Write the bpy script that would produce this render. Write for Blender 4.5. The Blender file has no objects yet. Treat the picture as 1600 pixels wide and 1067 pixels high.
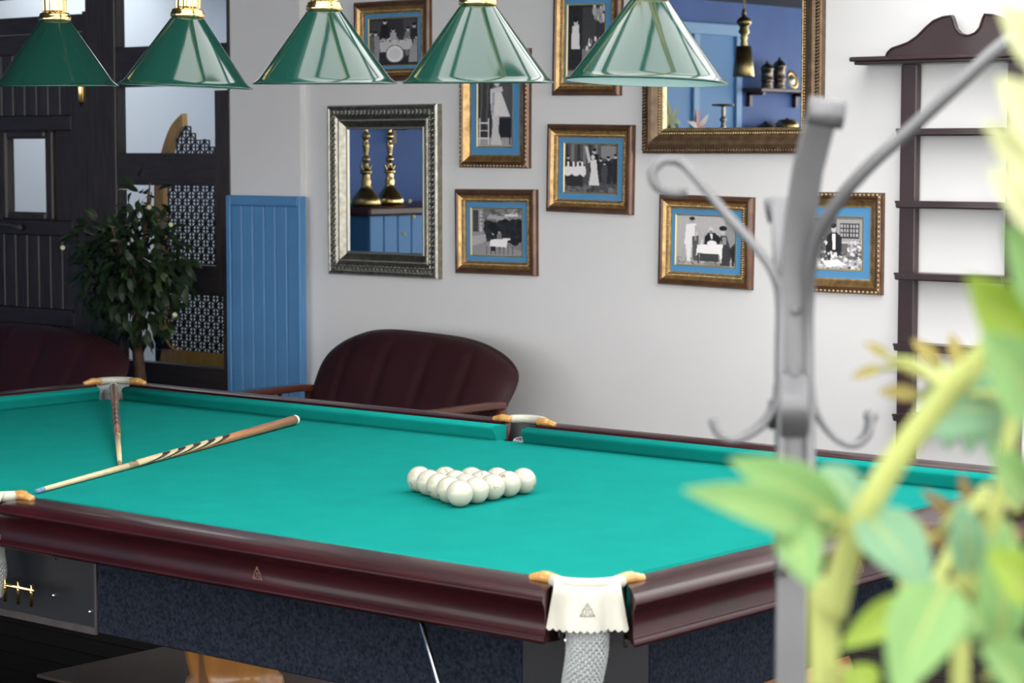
import bpy, math, random
import numpy as np
from mathutils import Vector, Matrix

# ---------------------------------------------------------------- camera, sky, lights, exposure
scene = bpy.context.scene
COL = scene.collection
CAM = Vector((2.6484, -3.3872, 1.6797))
YAW, PITCH, FPX = -0.7007, -0.0831, 3558.1
cam_d = bpy.data.cameras.new('camera')
cam = bpy.data.objects.new('camera', cam_d)
COL.objects.link(cam)
cam.location = CAM
cam.rotation_euler = (math.pi / 2 + PITCH, 0, -YAW)
cam_d.sensor_width = 36.0
cam_d.lens = FPX * 36.0 / 1600.0
cam_d.clip_start = 0.05
cam_d.clip_end = 100
cam_d.dof.use_dof = True
cam_d.dof.focus_distance = 6.6
cam_d.dof.aperture_fstop = 8.0
scene.camera = cam

world = bpy.data.worlds.new('sky')
scene.world = world
world.use_nodes = True
bg = world.node_tree.nodes['Background']
bg.inputs[0].default_value = (1.0, 0.99, 0.97, 1)
bg.inputs[1].default_value = 4.6

def area(name, loc, rot, sx, sy, power, col=(1, 1, 1)):
    l = bpy.data.lights.new(name, 'AREA')
    l.shape = 'RECTANGLE'; l.size = sx; l.size_y = sy; l.energy = power; l.color = col
    o = bpy.data.objects.new(name, l); COL.objects.link(o)
    o.location = loc; o.rotation_euler = rot
    return o

# light added above the frame for the room beyond the screen, source unseen
area('next_room_light_offscreen', (-7.6, 6.2, 2.9), (0, 0, 0), 2.5, 1.2, 39, (1.0, 0.98, 0.95))

vs = scene.view_settings
vs.view_transform = 'Standard'
vs.look = 'None'
vs.exposure = 0.24
vs.gamma = 1.0
vs.use_curve_mapping = False

# ---------------------------------------------------------------- helpers
R = random.Random(11)

def at(x, y, D):
    """point seen at (x, y) of the 1600 x 1067 frame, D metres along the view axis"""
    fw = Vector((math.cos(PITCH) * math.sin(YAW), math.cos(PITCH) * math.cos(YAW), math.sin(PITCH)))
    r = Vector((math.cos(YAW), -math.sin(YAW), 0)); u = r.cross(fw)
    return CAM + (fw + r * ((x - 800) / FPX) - u * ((y - 533.5) / FPX)) * D

def srgb(r, g, b):
    f = lambda c: (c / 255 / 12.92) if c / 255 <= 0.04045 else ((c / 255 + 0.055) / 1.055) ** 2.4
    return (f(r), f(g), f(b))

MATS = {}
def mat(name, col, rough=0.5, metal=0.0, ior=1.5, var=0.0, vscale=6.0, bump=0.0, bscale=60.0, stretch=None,
        coat=0.0, sheen=0.0, spec=0.5, trans=0.0, col2=None, detail=3.0, sub=0.0):
    m = bpy.data.materials.new(name); m.use_nodes = True
    nt = m.node_tree; N = nt.nodes; Lk = nt.links
    b = N['Principled BSDF']
    b.inputs['Base Color'].default_value = (*col, 1)
    b.inputs['Roughness'].default_value = rough
    b.inputs['Metallic'].default_value = metal
    b.inputs['IOR'].default_value = ior
    b.inputs['Coat Weight'].default_value = coat
    b.inputs['Coat Roughness'].default_value = 0.06
    b.inputs['Sheen Weight'].default_value = sheen
    b.inputs['Specular IOR Level'].default_value = spec
    b.inputs['Transmission Weight'].default_value = trans
    if sub:
        b.inputs['Subsurface Weight'].default_value = sub
        b.inputs['Subsurface Radius'].default_value = (0.01, 0.01, 0.01)
    if var or bump:
        tc = N.new('ShaderNodeTexCoord'); mp = N.new('ShaderNodeMapping')
        Lk.new(tc.outputs['Object'], mp.inputs['Vector'])
        if stretch: mp.inputs['Scale'].default_value = stretch
    if var:
        n = N.new('ShaderNodeTexNoise'); n.inputs['Scale'].default_value = vscale; n.inputs['Detail'].default_value = detail
        Lk.new(mp.outputs[0], n.inputs['Vector'])
        rp = N.new('ShaderNodeValToRGB')
        c2 = col2 if col2 else tuple(min(1, c * (1 + var)) for c in col)
        c1 = col if col2 else tuple(c * (1 - var) for c in col)
        rp.color_ramp.elements[0].color = (*c1, 1); rp.color_ramp.elements[0].position = 0.3
        rp.color_ramp.elements[1].color = (*c2, 1); rp.color_ramp.elements[1].position = 0.7
        Lk.new(n.outputs['Fac'], rp.inputs['Fac']); Lk.new(rp.outputs['Color'], b.inputs['Base Color'])
    if bump:
        n2 = N.new('ShaderNodeTexNoise'); n2.inputs['Scale'].default_value = bscale; n2.inputs['Detail'].default_value = 4
        Lk.new(mp.outputs[0], n2.inputs['Vector'])
        bp = N.new('ShaderNodeBump'); bp.inputs['Strength'].default_value = bump; bp.inputs['Distance'].default_value = 0.004
        Lk.new(n2.outputs['Fac'], bp.inputs['Height']); Lk.new(bp.outputs['Normal'], b.inputs['Normal'])
    MATS[name] = m
    return m

mat('wall_paint', (0.81, 0.80, 0.805), 0.75, var=0.02, vscale=2, bump=0.03, bscale=30)
mat('white_side', (0.78, 0.80, 0.80), 0.7, var=0.02, vscale=2)
mat('next_room', (0.70, 0.75, 0.84), 0.7, var=0.04, vscale=1.2)
mat('ceiling_dark', (0.10, 0.085, 0.075), 0.7, var=0.15, vscale=3)
mat('rafter', (0.10, 0.13, 0.11), 0.6, var=0.15, vscale=5)
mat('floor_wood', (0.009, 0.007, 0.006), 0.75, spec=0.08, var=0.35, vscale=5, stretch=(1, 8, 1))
mat('timber', srgb(60, 55, 55), 0.42, var=0.25, vscale=7, stretch=(6, 6, 0.8), bump=0.08, bscale=40)
mat('timber_rail', srgb(57, 52, 53), 0.42, var=0.25, vscale=7, stretch=(0.8, 6, 6), bump=0.08, bscale=40)
mat('blue_paint', srgb(88, 144, 196), 0.45, var=0.05, vscale=4)
mat('blue_wall', srgb(54, 96, 166), 0.6, var=0.10, vscale=2)
mat('blue_pale', srgb(132, 178, 222), 0.5)
mat('blue_mid', srgb(76, 140, 198), 0.5)
mat('cloth', (0.0038, 0.182, 0.158), 0.95, var=0.05, vscale=9, spec=0.03, bump=0.10, bscale=900)
mat('mahogany', srgb(44, 10, 16), 0.34, spec=0.2, var=0.30, vscale=5, stretch=(1, 6, 6), coat=0.12, col2=srgb(30, 7, 12))
mat('mahogany_side', srgb(44, 10, 16), 0.34, spec=0.2, var=0.30, vscale=5, stretch=(6, 1, 6), coat=0.12, col2=srgb(30, 7, 12))
mat('rail_top', srgb(44, 10, 16), 0.3, spec=0.35, var=0.30, vscale=6, coat=0.15, col2=srgb(30, 7, 12))
mat('carpet', srgb(29, 33, 43), 0.95, spec=0.08, var=0.55, vscale=140, bump=0.6, bscale=160, detail=2)
mat('black_panel', srgb(28, 29, 33), 0.4, var=0.1, vscale=4)
mat('leather_white', (0.36, 0.35, 0.30), 0.5, var=0.06, vscale=12, bump=0.05, bscale=120)
mat('cord', (0.27, 0.285, 0.285), 0.8, var=0.1, vscale=60)
mat('brass', (0.86, 0.62, 0.26), 0.16, 1.0)
mat('brass_old', (0.52, 0.40, 0.18), 0.32, 1.0, var=0.25, vscale=20)
mat('brass_dark', (0.22, 0.18, 0.13), 0.35, 1.0, var=0.4, vscale=25)
mat('bracket_wood', srgb(176, 130, 70), 0.3, var=0.1, vscale=30, coat=0.6)
mat('ball', (0.40, 0.38, 0.31), 0.16, var=0.015, vscale=30, coat=0.3)
mat('ink', (0.06, 0.05, 0.05), 0.5)
mat('ink_grey', (0.03, 0.03, 0.03), 0.6)
mat('gold_ink', (0.22, 0.13, 0.08), 0.4)
mat('cue_pale', srgb(190, 168, 130), 0.3, var=0.08, vscale=40, coat=0.5)
mat('cue_butt', srgb(166, 108, 66), 0.3, var=0.10, vscale=30, stretch=(1, 1, 6), coat=0.5)
mat('cue_brown', srgb(130, 92, 64), 0.45, var=0.12, vscale=30, coat=0.4)
mat('cue_dark', srgb(34, 26, 24), 0.3, coat=0.4)
mat('cue_white', (0.85, 0.85, 0.82), 0.3)
mat('chalk', srgb(96, 128, 158), 0.9)
mat('enamel', srgb(18, 56, 48), 0.10, ior=1.53, var=0.03, vscale=3)
mat('enamel_in', (0.92, 0.93, 0.93), 0.35)
mat('bulb', (0.9, 0.9, 0.88), 0.25)
mat('gilt', (0.52, 0.33, 0.14), 0.32, 0.75, var=0.35, vscale=30, bump=0.15, bscale=120)
mat('gilt_pale', (0.66, 0.50, 0.26), 0.28, 0.85, var=0.3, vscale=60, bump=0.2, bscale=200)
mat('frame_brown', srgb(104, 72, 50), 0.34, 0.5, var=0.3, vscale=16, coat=0.4)
mat('frame_bronze', srgb(112, 90, 68), 0.33, 0.45, var=0.35, vscale=26, bump=0.2, bscale=150)
mat('silver', (0.34, 0.325, 0.275), 0.28, 0.9, var=0.25, vscale=40, bump=0.2, bscale=200)
mat('silver_pale', (0.46, 0.44, 0.38), 0.36, 0.9)
mat('mirror', (0.92, 0.94, 0.95), 0.0, 1.0)
mat('mat_board', srgb(86, 150, 200), 0.7)
mat('gold_fillet', (0.75, 0.62, 0.30), 0.3, 0.8)
mat('leather_red', srgb(52, 27, 32), 0.5, spec=0.2, var=0.14, vscale=5, bump=0.12, bscale=180)
mat('arm_wood', srgb(88, 46, 34), 0.3, var=0.2, vscale=6, stretch=(6, 1, 6), coat=0.4)
mat('shelf_wood', srgb(56, 38, 40), 0.38, var=0.12, vscale=5, stretch=(1, 6, 1), coat=0.2)
mat('leaf_dark', srgb(36, 52, 33), 0.42, spec=0.3, var=0.3, vscale=9)
mat('leaf_mid', srgb(62, 82, 48), 0.42, spec=0.3, var=0.25, vscale=9)
mat('bark', srgb(96, 70, 56), 0.8, var=0.3, vscale=20, bump=0.5, bscale=60)
mat('fruit', srgb(206, 206, 160), 0.4)
mat('pot', srgb(150, 95, 62), 0.6, var=0.1, vscale=8)
mat('soil', (0.03, 0.02, 0.015), 0.95)
mat('gold_wood', srgb(238, 186, 106), 0.35, var=0.12, vscale=6, stretch=(5, 5, 1))
mat('fret', (0.05, 0.048, 0.05), 0.5)
mat('steel', (0.14, 0.14, 0.147), 0.45, 0.5, spec=0.5, var=0.08, vscale=12)
mat('chrome', (0.75, 0.75, 0.76), 0.2, 1.0)
mat('leg_wood', srgb(170, 118, 62), 0.35, var=0.15, vscale=5, stretch=(6, 6, 1), coat=0.4)
mat('plinth', srgb(76, 66, 59), 0.6, var=0.15, vscale=5)
mat('counter', srgb(90, 62, 52), 0.35, var=0.2, vscale=5)
mat('petal', (0.85, 0.72, 0.66), 0.5)
mat('bud_green', (0.42, 0.46, 0.22), 0.5)
mat('petal_pink', (0.80, 0.36, 0.36), 0.5)
mat('jade', srgb(110, 170, 140), 0.2)

def leafmat(name, col, t=0.45):
    m = bpy.data.materials.new(name); m.use_nodes = True
    nt = m.node_tree; N = nt.nodes; Lk = nt.links
    b = N['Principled BSDF']; out = N['Material Output']
    b.inputs['Roughness'].default_value = 0.65; b.inputs['Specular IOR Level'].default_value = 0.25
    tc = N.new('ShaderNodeTexCoord'); n = N.new('ShaderNodeTexNoise'); n.inputs['Scale'].default_value = 25
    Lk.new(tc.outputs['Object'], n.inputs['Vector'])
    rp = N.new('ShaderNodeValToRGB')
    rp.color_ramp.elements[0].color = (*[c * 0.86 for c in col], 1); rp.color_ramp.elements[1].color = (*[min(1, c * 1.1) for c in col], 1)
    Lk.new(n.outputs['Fac'], rp.inputs['Fac']); Lk.new(rp.outputs['Color'], b.inputs['Base Color'])
    tr = N.new('ShaderNodeBsdfTranslucent'); Lk.new(rp.outputs['Color'], tr.inputs['Color'])
    mx = N.new('ShaderNodeMixShader'); mx.inputs[0].default_value = t
    Lk.new(b.outputs[0], mx.inputs[1]); Lk.new(tr.outputs[0], mx.inputs[2]); Lk.new(mx.outputs[0], out.inputs['Surface'])
    MATS[name] = m
leafmat('sprig_green', (0.25, 0.42, 0.16))
leafmat('sprig_teal', (0.24, 0.42, 0.26))
leafmat('sprig_lime', (0.32, 0.44, 0.07))
leafmat('sprig_cream', (0.7, 0.72, 0.45))
leafmat('sprig_tan', (0.4, 0.32, 0.11))
leafmat('sprig_brown', (0.3, 0.19, 0.085))
leafmat('sprig_stem', (0.42, 0.46, 0.15), 0.25)

def glassmat():
    m = bpy.data.materials.new('glass'); m.use_nodes = True
    nt = m.node_tree; N = nt.nodes; Lk = nt.links
    N.remove(N['Principled BSDF'])
    t = N.new('ShaderNodeBsdfTransparent'); t.inputs[0].default_value = (0.93, 0.96, 0.97, 1)
    g = N.new('ShaderNodeBsdfGlossy'); g.inputs['Roughness'].default_value = 0.02
    mx = N.new('ShaderNodeMixShader'); mx.inputs[0].default_value = 0.06
    Lk.new(t.outputs[0], mx.inputs[1]); Lk.new(g.outputs[0], mx.inputs[2]); Lk.new(mx.outputs[0], N['Material Output'].inputs['Surface'])
    MATS['glass'] = m
glassmat()

def printmat():
    m = bpy.data.materials.new('photo_print'); m.use_nodes = True
    N = m.node_tree.nodes; b = N['Principled BSDF']
    a = N.new('ShaderNodeAttribute'); a.attribute_name = 'print'
    m.node_tree.links.new(a.outputs['Color'], b.inputs['Base Color'])
    b.inputs['Roughness'].default_value = 0.3
    MATS['photo_print'] = m
printmat()

class MB:
    def __init__(s): s.v = []; s.f = []; s.sm = []
    def add(s, vs, fs, smooth=False):
        o = len(s.v); s.v += [tuple(p) for p in vs]
        for f in fs: s.f.append(tuple(i + o for i in f)); s.sm.append(smooth)
        return s
    def box(s, a, b):
        x0, x1 = sorted((a[0], b[0])); y0, y1 = sorted((a[1], b[1])); z0, z1 = sorted((a[2], b[2]))
        return s.add([(x0, y0, z0), (x1, y0, z0), (x1, y1, z0), (x0, y1, z0), (x0, y0, z1), (x1, y0, z1), (x1, y1, z1), (x0, y1, z1)],
                     [(0, 3, 2, 1), (4, 5, 6, 7), (0, 1, 5, 4), (1, 2, 6, 5), (2, 3, 7, 6), (3, 0, 4, 7)])
    def bbox(s, a, b, c=0.004):
        """box with chamfered edges"""
        x0, x1 = sorted((a[0], b[0])); y0, y1 = sorted((a[1], b[1])); z0, z1 = sorted((a[2], b[2]))
        c = min(c, (x1 - x0) * .45, (y1 - y0) * .45, (z1 - z0) * .45)
        def ring(z, i): return [(x0 + i, y0 + i, z), (x1 - i, y0 + i, z), (x1 - i, y1 - i, z), (x0 + i, y1 - i, z)]
        def ring8(z):
            return [(x0 + c, y0, z), (x1 - c, y0, z), (x1, y0 + c, z), (x1, y1 - c, z), (x1 - c, y1, z), (x0 + c, y1, z), (x0, y1 - c, z), (x0, y0 + c, z)]
        v = ring(z0, c) + ring8(z0 + c) + ring8(z1 - c) + ring(z1, c)
        f = [(3, 2, 1, 0), (20, 21, 22, 23)]
        for i in range(8): f.append((4 + i, 4 + (i + 1) % 8, 12 + (i + 1) % 8, 12 + i))
        for i in range(4):
            j = (i + 1) % 4
            f.append((i, j, 4 + 2 * i + 1, 4 + 2 * i)); f.append((j, 4 + (2 * i + 2) % 8, 4 + 2 * i + 1))
            f.append((20 + j, 20 + i, 12 + 2 * i, 12 + 2 * i + 1)); f.append((20 + j, 12 + 2 * i + 1, 12 + (2 * i + 2) % 8))
        return s.add(v, f)
    def prism(s, poly, axis, lo, hi, smooth=False):
        """poly of 2D points extruded along axis; other two coordinates in cyclic order"""
        n = len(poly); v = []
        for t in (lo, hi):
            for p in poly:
                v.append({'x': (t, p[0], p[1]), 'y': (p[0], t, p[1]), 'z': (p[0], p[1], t)}[axis])
        f = [tuple(range(n - 1, -1, -1)), tuple(range(n, 2 * n))] + [(i, (i + 1) % n, n + (i + 1) % n, n + i) for i in range(n)]
        return s.add(v, f, smooth)
    def tube(s, path, r, n=10, cap=True, closed=False, flat=None):
        path = [Vector(p) for p in path]; m = len(path)
        rs = r if isinstance(r, (list, tuple)) else [r] * m
        v = []; prev = None
        for i, p in enumerate(path):
            if closed: t = path[(i + 1) % m] - path[i - 1]
            else: t = path[min(i + 1, m - 1)] - path[max(i - 1, 0)]
            t.normalize()
            if prev is None:
                a = Vector((0, 0, 1)) if abs(t.z) < 0.9 else Vector((1, 0, 0))
                e1 = t.cross(a).normalized()
            else:
                e1 = (prev - t * prev.dot(t)).normalized()
            prev = e1; e2 = t.cross(e1)
            for k in range(n):
                w = 2 * math.pi * k / n
                v.append(p + (e1 * math.cos(w) + e2 * math.sin(w)) * rs[i])
        f = []
        for i in range(m if closed else m - 1):
            for k in range(n):
                f.append((i * n + k, i * n + (k + 1) % n, ((i + 1) % m) * n + (k + 1) % n, ((i + 1) % m) * n + k))
        if cap and not closed: f += [tuple(range(n - 1, -1, -1)), tuple(range((m - 1) * n, m * n))]
        return s.add(v, f, True)
    def strip(s, path, wdir, w, t):
        """flat bar: width vector wdir * w, thickness t perpendicular to path and width"""
        path = [Vector(p) for p in path]; wd = Vector(wdir).normalized(); v = []; m = len(path)
        for i, p in enumerate(path):
            tg = (path[min(i + 1, m - 1)] - path[max(i - 1, 0)]).normalized()
            nn = tg.cross(wd).normalized(); w2 = nn.cross(tg).normalized()
            W = w[i] if isinstance(w, (list, tuple)) else w
            for a, b in ((-.5, -.4), (-.42, -.5), (.42, -.5), (.5, -.4), (.5, .4), (.42, .5), (-.42, .5), (-.5, .4)):
                v.append(p + w2 * W * a + nn * t * b)
        f = []
        for i in range(m - 1):
            for k in range(8): f.append((i * 8 + k, i * 8 + (k + 1) % 8, i * 8 + 8 + (k + 1) % 8, i * 8 + 8 + k))
        f += [tuple(range(7, -1, -1)), tuple(range((m - 1) * 8, m * 8))]
        return s.add(v, f, True)
    def lathe(s, prof, n=32, c=(0, 0, 0), M=None, flutes=0, smooth=True, fd=0.0):
        v = []
        for (r, z) in prof:
            for k in range(n):
                w = 2 * math.pi * k / n
                rr = r * (1 - (fd if flutes and (k * flutes * 2 // n) % 2 else 0))
                p = Vector((rr * math.cos(w), rr * math.sin(w), z))
                if M is not None: p = M @ p
                v.append((p[0] + c[0], p[1] + c[1], p[2] + c[2]))
        f = [(i * n + k, i * n + (k + 1) % n, (i + 1) * n + (k + 1) % n, (i + 1) * n + k) for i in range(len(prof) - 1) for k in range(n)]
        return s.add(v, f, smooth)
    def sphere(s, c, r, n=24, m=14, sq=(1, 1, 1)):
        v = [(c[0], c[1], c[2] + r * sq[2])]
        for i in range(1, m):
            a = math.pi * i / m
            for k in range(n):
                w = 2 * math.pi * k / n
                v.append((c[0] + r * sq[0] * math.sin(a) * math.cos(w), c[1] + r * sq[1] * math.sin(a) * math.sin(w), c[2] + r * sq[2] * math.cos(a)))
        v.append((c[0], c[1], c[2] - r * sq[2])); L = len(v) - 1
        f = [(0, 1 + k, 1 + (k + 1) % n) for k in range(n)]
        for i in range(m - 2):
            for k in range(n): f.append((1 + i * n + k, 1 + (i + 1) * n + k, 1 + (i + 1) * n + (k + 1) % n, 1 + i * n + (k + 1) % n))
        f += [(L, 1 + (m - 2) * n + (k + 1) % n, 1 + (m - 2) * n + k) for k in range(n)]
        return s.add(v, f, True)
    def mesh(s, name, off=(0, 0, 0)):
        me = bpy.data.meshes.new(name)
        me.from_pydata([(p[0] - off[0], p[1] - off[1], p[2] - off[2]) for p in s.v], [], s.f)
        me.polygons.foreach_set('use_smooth', s.sm); me.update()
        return me

OFF = {}
def obj(name, mb, m, parent=None, kind=None, label=None, off=None):
    o_off = off if off is not None else (OFF.get(parent.name, (0, 0, 0)) if parent else (0, 0, 0))
    me = mb.mesh(name, o_off) if isinstance(mb, MB) else mb
    if m and not me.materials: me.materials.append(MATS[m])
    o = bpy.data.objects.new(name, me); COL.objects.link(o)
    if parent: o.parent = parent; OFF[o.name] = o_off
    if kind: o['kind'] = kind
    if label: o['label'] = label
    return o
def thing(name, label, cat, base=(0, 0, 0), group=None, world=True, rot=(0, 0, 0)):
    """Empty at the base of a thing; with world=True its parts are given in world coordinates"""
    o = bpy.data.objects.new(name, None); COL.objects.link(o)
    o.location = base; o.rotation_euler = rot; o.empty_display_size = 0.1
    o['label'] = label; o['category'] = cat
    if group: o['group'] = group
    OFF[o.name] = tuple(base) if world else (0, 0, 0)
    return o
def tag(o, label, cat, group=None):
    o['label'] = label; o['category'] = cat
    if group: o['group'] = group
    return o
def struct(name, mb, m, label):
    o = obj(name, mb, m); o['kind'] = 'structure'; o['label'] = label
    return o
def curve(pts, n=8):
    """Catmull-Rom through pts"""
    P = [Vector(p) for p in pts]; out = []
    for i in range(len(P) - 1):
        a, b, c, d = P[max(i - 1, 0)], P[i], P[i + 1], P[min(i + 2, len(P) - 1)]
        for k in range(n):
            t = k / n
            out.append(0.5 * ((2 * b) + (c - a) * t + (2 * a - 5 * b + 4 * c - d) * t * t + (3 * b - a - 3 * c + d) * t ** 3))
    out.append(P[-1]); return out

YW = 4.80          # the long white wall
# ---------------------------------------------------------------- room shell
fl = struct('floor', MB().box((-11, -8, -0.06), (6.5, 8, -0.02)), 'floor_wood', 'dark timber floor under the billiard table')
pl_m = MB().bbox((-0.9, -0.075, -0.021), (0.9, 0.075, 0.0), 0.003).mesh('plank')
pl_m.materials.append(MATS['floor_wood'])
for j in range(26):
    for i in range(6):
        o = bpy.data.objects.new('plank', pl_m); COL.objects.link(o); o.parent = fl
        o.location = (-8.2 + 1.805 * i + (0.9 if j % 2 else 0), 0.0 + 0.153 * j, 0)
struct('wall_back', MB().box((-5.63, YW, 0), (6.5, YW + 0.2, 3.4)), 'wall_paint', 'long white plastered wall hung with pictures and mirrors')
struct('trim_1', MB().box((-6.147, YW - 0.035, 0), (-5.63, YW + 0.2, 3.4)), 'wall_paint', 'shallow white pilaster between the pictures and the timber screen')
lw = struct('wall_left', MB().box((-9.2, -8, 0), (-9.0, 4.84, 3.4)), 'blue_wall', 'deep blue wall behind the bar')
struct('wall_next_room', MB().box((-11, 7.4, 0), (-4.5, 7.6, 3.4)), 'next_room', 'pale blue wall of the room beyond the screen')
struct('wall_next_room_end', MB().box((-9.2, 4.84, 0), (-9.0, 7.6, 3.4)), 'next_room', 'pale blue end wall of the room beyond the screen')
struct('wall_next_room_side', MB().box((-5.0, YW + 0.2, 0), (-4.9, 7.4, 3.4)), 'next_room', 'pale side wall of the room beyond the screen')
struct('ceiling', MB().box((-11, -8, 3.0), (-2.15, 8, 3.2)), 'ceiling_dark', 'dark ceiling over the bar side')
# glazed roof over the right half: rafters with panes between
gr = struct('ceiling_glazed', MB().box((-2.25, -8, 2.98), (-2.13, YW + 0.2, 3.4)), 'rafter', 'glazed roof of rafters and panes')
x = -2.13; k = 0
while x < 6.2:
    nx = x + (0.95 if k % 3 else 0.55)
    obj('rafter', MB().bbox((nx, -8, 3.2), (nx + 0.10, YW + 0.2, 3.38), 0.01), 'rafter', gr)
    x = nx + 0.10; k += 1
for yy in (-4.5, -0.9, 2.4):
    obj('purlin', MB().bbox((-2.13, yy, 3.3), (6.5, yy + 0.12, 3.4), 0.01), 'rafter', gr)
# glazed fronts of the veranda behind and to the right of the camera: posts and sills only
for nm, lab in (('wall_front', 'glazed veranda front with posts and a low sill'),):
    w = struct(nm, MB().box((-9, -8.1, 0), (6.5, -7.9, 0.6)), 'white_side', lab)
    for i in range(11): obj('post', MB().bbox((-9 + i * 1.55, -8.06, 0.6), (-8.86 + i * 1.55, -7.94, 3.4), 0.01), 'white_side', w)
w = struct('wall_right', MB().box((6.4, -8, 0), (6.6, YW, 0.6)), 'white_side', 'glazed veranda side with posts and a low sill')
for i in range(8): obj('post', MB().bbox((6.44, -7.8 + i * 1.7, 0.6), (6.56, -7.66 + i * 1.7, 3.4), 0.01), 'white_side', w)

# ---------------------------------------------------------------- dark timber screen with openings and door
PY0, PY1 = 4.76, 4.84
ps = struct('wall_screen', MB().bbox((-7.304, PY0, 0), (-7.056, PY1, 3.0), 0.006), 'timber', 'dark timber screen with open panels beside the pilaster')
obj('post', MB().bbox((-6.262, PY0, 0.93), (-6.147, PY1, 2.0), 0.004), 'timber', ps)
obj('post', MB().bbox((-6.213, PY0, 0.0), (-6.147, PY1, 0.93), 0.004), 'timber', ps)
obj('post', MB().bbox((-6.165, PY0, 2.0), (-6.140, PY1, 3.0), 0.003), 'timber', ps)
for z0, z1, x1 in ((2.245, 2.03, -6.147), (1.673, 1.500, -6.25), (1.080, 0.922, -6.20), (0.54, 0.30, -6.147), (2.95, 3.0, -6.147)):
    obj('rail', MB().bbox((-7.06, PY0 + 0.004, min(z0, z1)), (x1, PY1 - 0.004, max(z0, z1)), 0.004), 'timber_rail', ps)
obj('kick_board', MB().bbox((-7.06, PY0 + 0.015, 0.0), (-6.20, PY1 - 0.015, 0.31), 0.004), 'timber_rail', ps)
for z0, z1, x1 in ((2.245, 2.95, -6.165), (1.673, 2.03, -6.262), (1.08, 1.5, -6.262), (0.54, 0.922, -6.213)):
    obj('pane', MB().box((-7.06, 4.80, z0), (x1, 4.803, z1)), 'glass', ps)
    obj('glazing_bead', MB().box((-7.062, PY0 + 0.01, z0), (-7.05, PY1 - 0.01, z1)), 'timber', ps)
obj('moulding', MB().box((-7.315, PY0 - 0.008, 0), (-7.295, PY0 + 0.01, 2.45)), 'timber', ps)
obj('moulding', MB().box((-7.16, PY0 - 0.006, 0), (-7.148, PY0 + 0.01, 2.45)), 'timber', ps)

# door with planks, window and transom light
dr = struct('door_1', MB().bbox((-9.0, PY0 + 0.02, 2.345), (-7.30, PY1, 2.44), 0.005), 'timber_rail', 'dark plank door with a small window and transom light')
obj('transom_pane', MB().box((-9.0, 4.80, 2.44), (-7.30, 4.803, 3.0)), 'glass', dr)
dx0, dx1 = -8.62, -7.31
wz0, wz1, wx0, wx1 = 1.338, 1.753, -8.012, -7.664
obj('stile', MB().bbox((-7.44, PY0, 0.02), (dx1, PY1 - 0.02, 2.34), 0.005), 'timber', dr)
obj('stile', MB().bbox((dx0, PY0, 0.02), (dx0 + 0.13, PY1 - 0.02, 2.34), 0.005), 'timber', dr)
for z0, z1 in ((2.23, 2.34), (1.80, 1.88), (1.21, 1.292), (0.70, 0.79), (0.02, 0.22)):
    obj('rail', MB().bbox((dx0 + 0.13, PY0 + 0.003, z0), (-7.44, PY1 - 0.02, z1), 0.004), 'timber_rail', dr)
for (z0, z1, n) in ((1.88, 2.23, 10), (0.79, 1.21, 10), (0.22, 0.70, 10)):
    w_ = (-7.44 - dx0 - 0.13) / n
    for i in range(n):
        obj('plank', MB().bbox((dx0 + 0.13 + i * w_ + 0.002, PY0 + 0.014, z0), (dx0 + 0.13 + (i + 1) * w_ - 0.002, PY1 - 0.03, z1), 0.006), 'timber', dr)
for (a, b) in ((dx0 + 0.13, -8.075), (-7.60, -7.44)):
    n = max(1, round((b - a) / 0.11))
    for i in range(n): obj('plank', MB().bbox((a + (b - a) * i / n + .002, PY0 + 0.014, 1.292), (a + (b - a) * (i + 1) / n - .002, PY1 - 0.03, 1.80), 0.006), 'timber', dr)
fr = MB()
for (a, b) in (((-8.075, PY0 - 0.01, 1.292), (wx0, PY1 - 0.02, 1.80)), ((wx1, PY0 - 0.01, 1.292), (-7.60, PY1 - 0.02, 1.80)),
               ((wx0, PY0 - 0.01, wz1), (wx1, PY1 - 0.02, 1.80)), ((wx0, PY0 - 0.01, 1.292), (wx1, PY1 - 0.02, wz0))): fr.bbox(a, b, 0.012)
obj('window_frame', fr, 'timber', dr)
obj('pane', MB().box((wx0, 4.79, wz0), (wx1, 4.793, wz1)), 'glass', dr)
for xx in (-8.066, -7.612): obj('moulding', MB().box((xx - 0.004, PY0 - 0.016, 1.285), (xx + 0.004, PY0, 1.80)), 'timber', dr)
obj('moulding', MB().box((-8.62, PY0 - 0.006, 0.775), (-7.44, PY0 + 0.01, 0.787)), 'timber', dr)
obj('latch', MB().tube(curve([(-8.12, PY0 - 0.03, 1.262), (-8.0, PY0 - 0.05, 1.268), (-7.86, PY0 - 0.045, 1.25)]), 0.012, 8).sphere((-7.86, PY0 - 0.035, 1.25), 0.022, 12, 8), 'fret', dr, label='black iron latch')
hg = MB()
hg.lathe([(0.0, 1.925), (0.006, 1.93), (0.006, 1.945), (0.014, 1.95), (0.016, 1.955), (0.016, 2.10), (0.012, 2.115), (0, 2.12)], 16, (-7.335, PY0 - 0.012, 0))
hg.box((-7.322, PY0 - 0.004, 1.955), (-7.300, PY0 + 0.002, 2.11))
obj('hinge', hg, 'brass', dr, label='brass door hinge')

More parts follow.
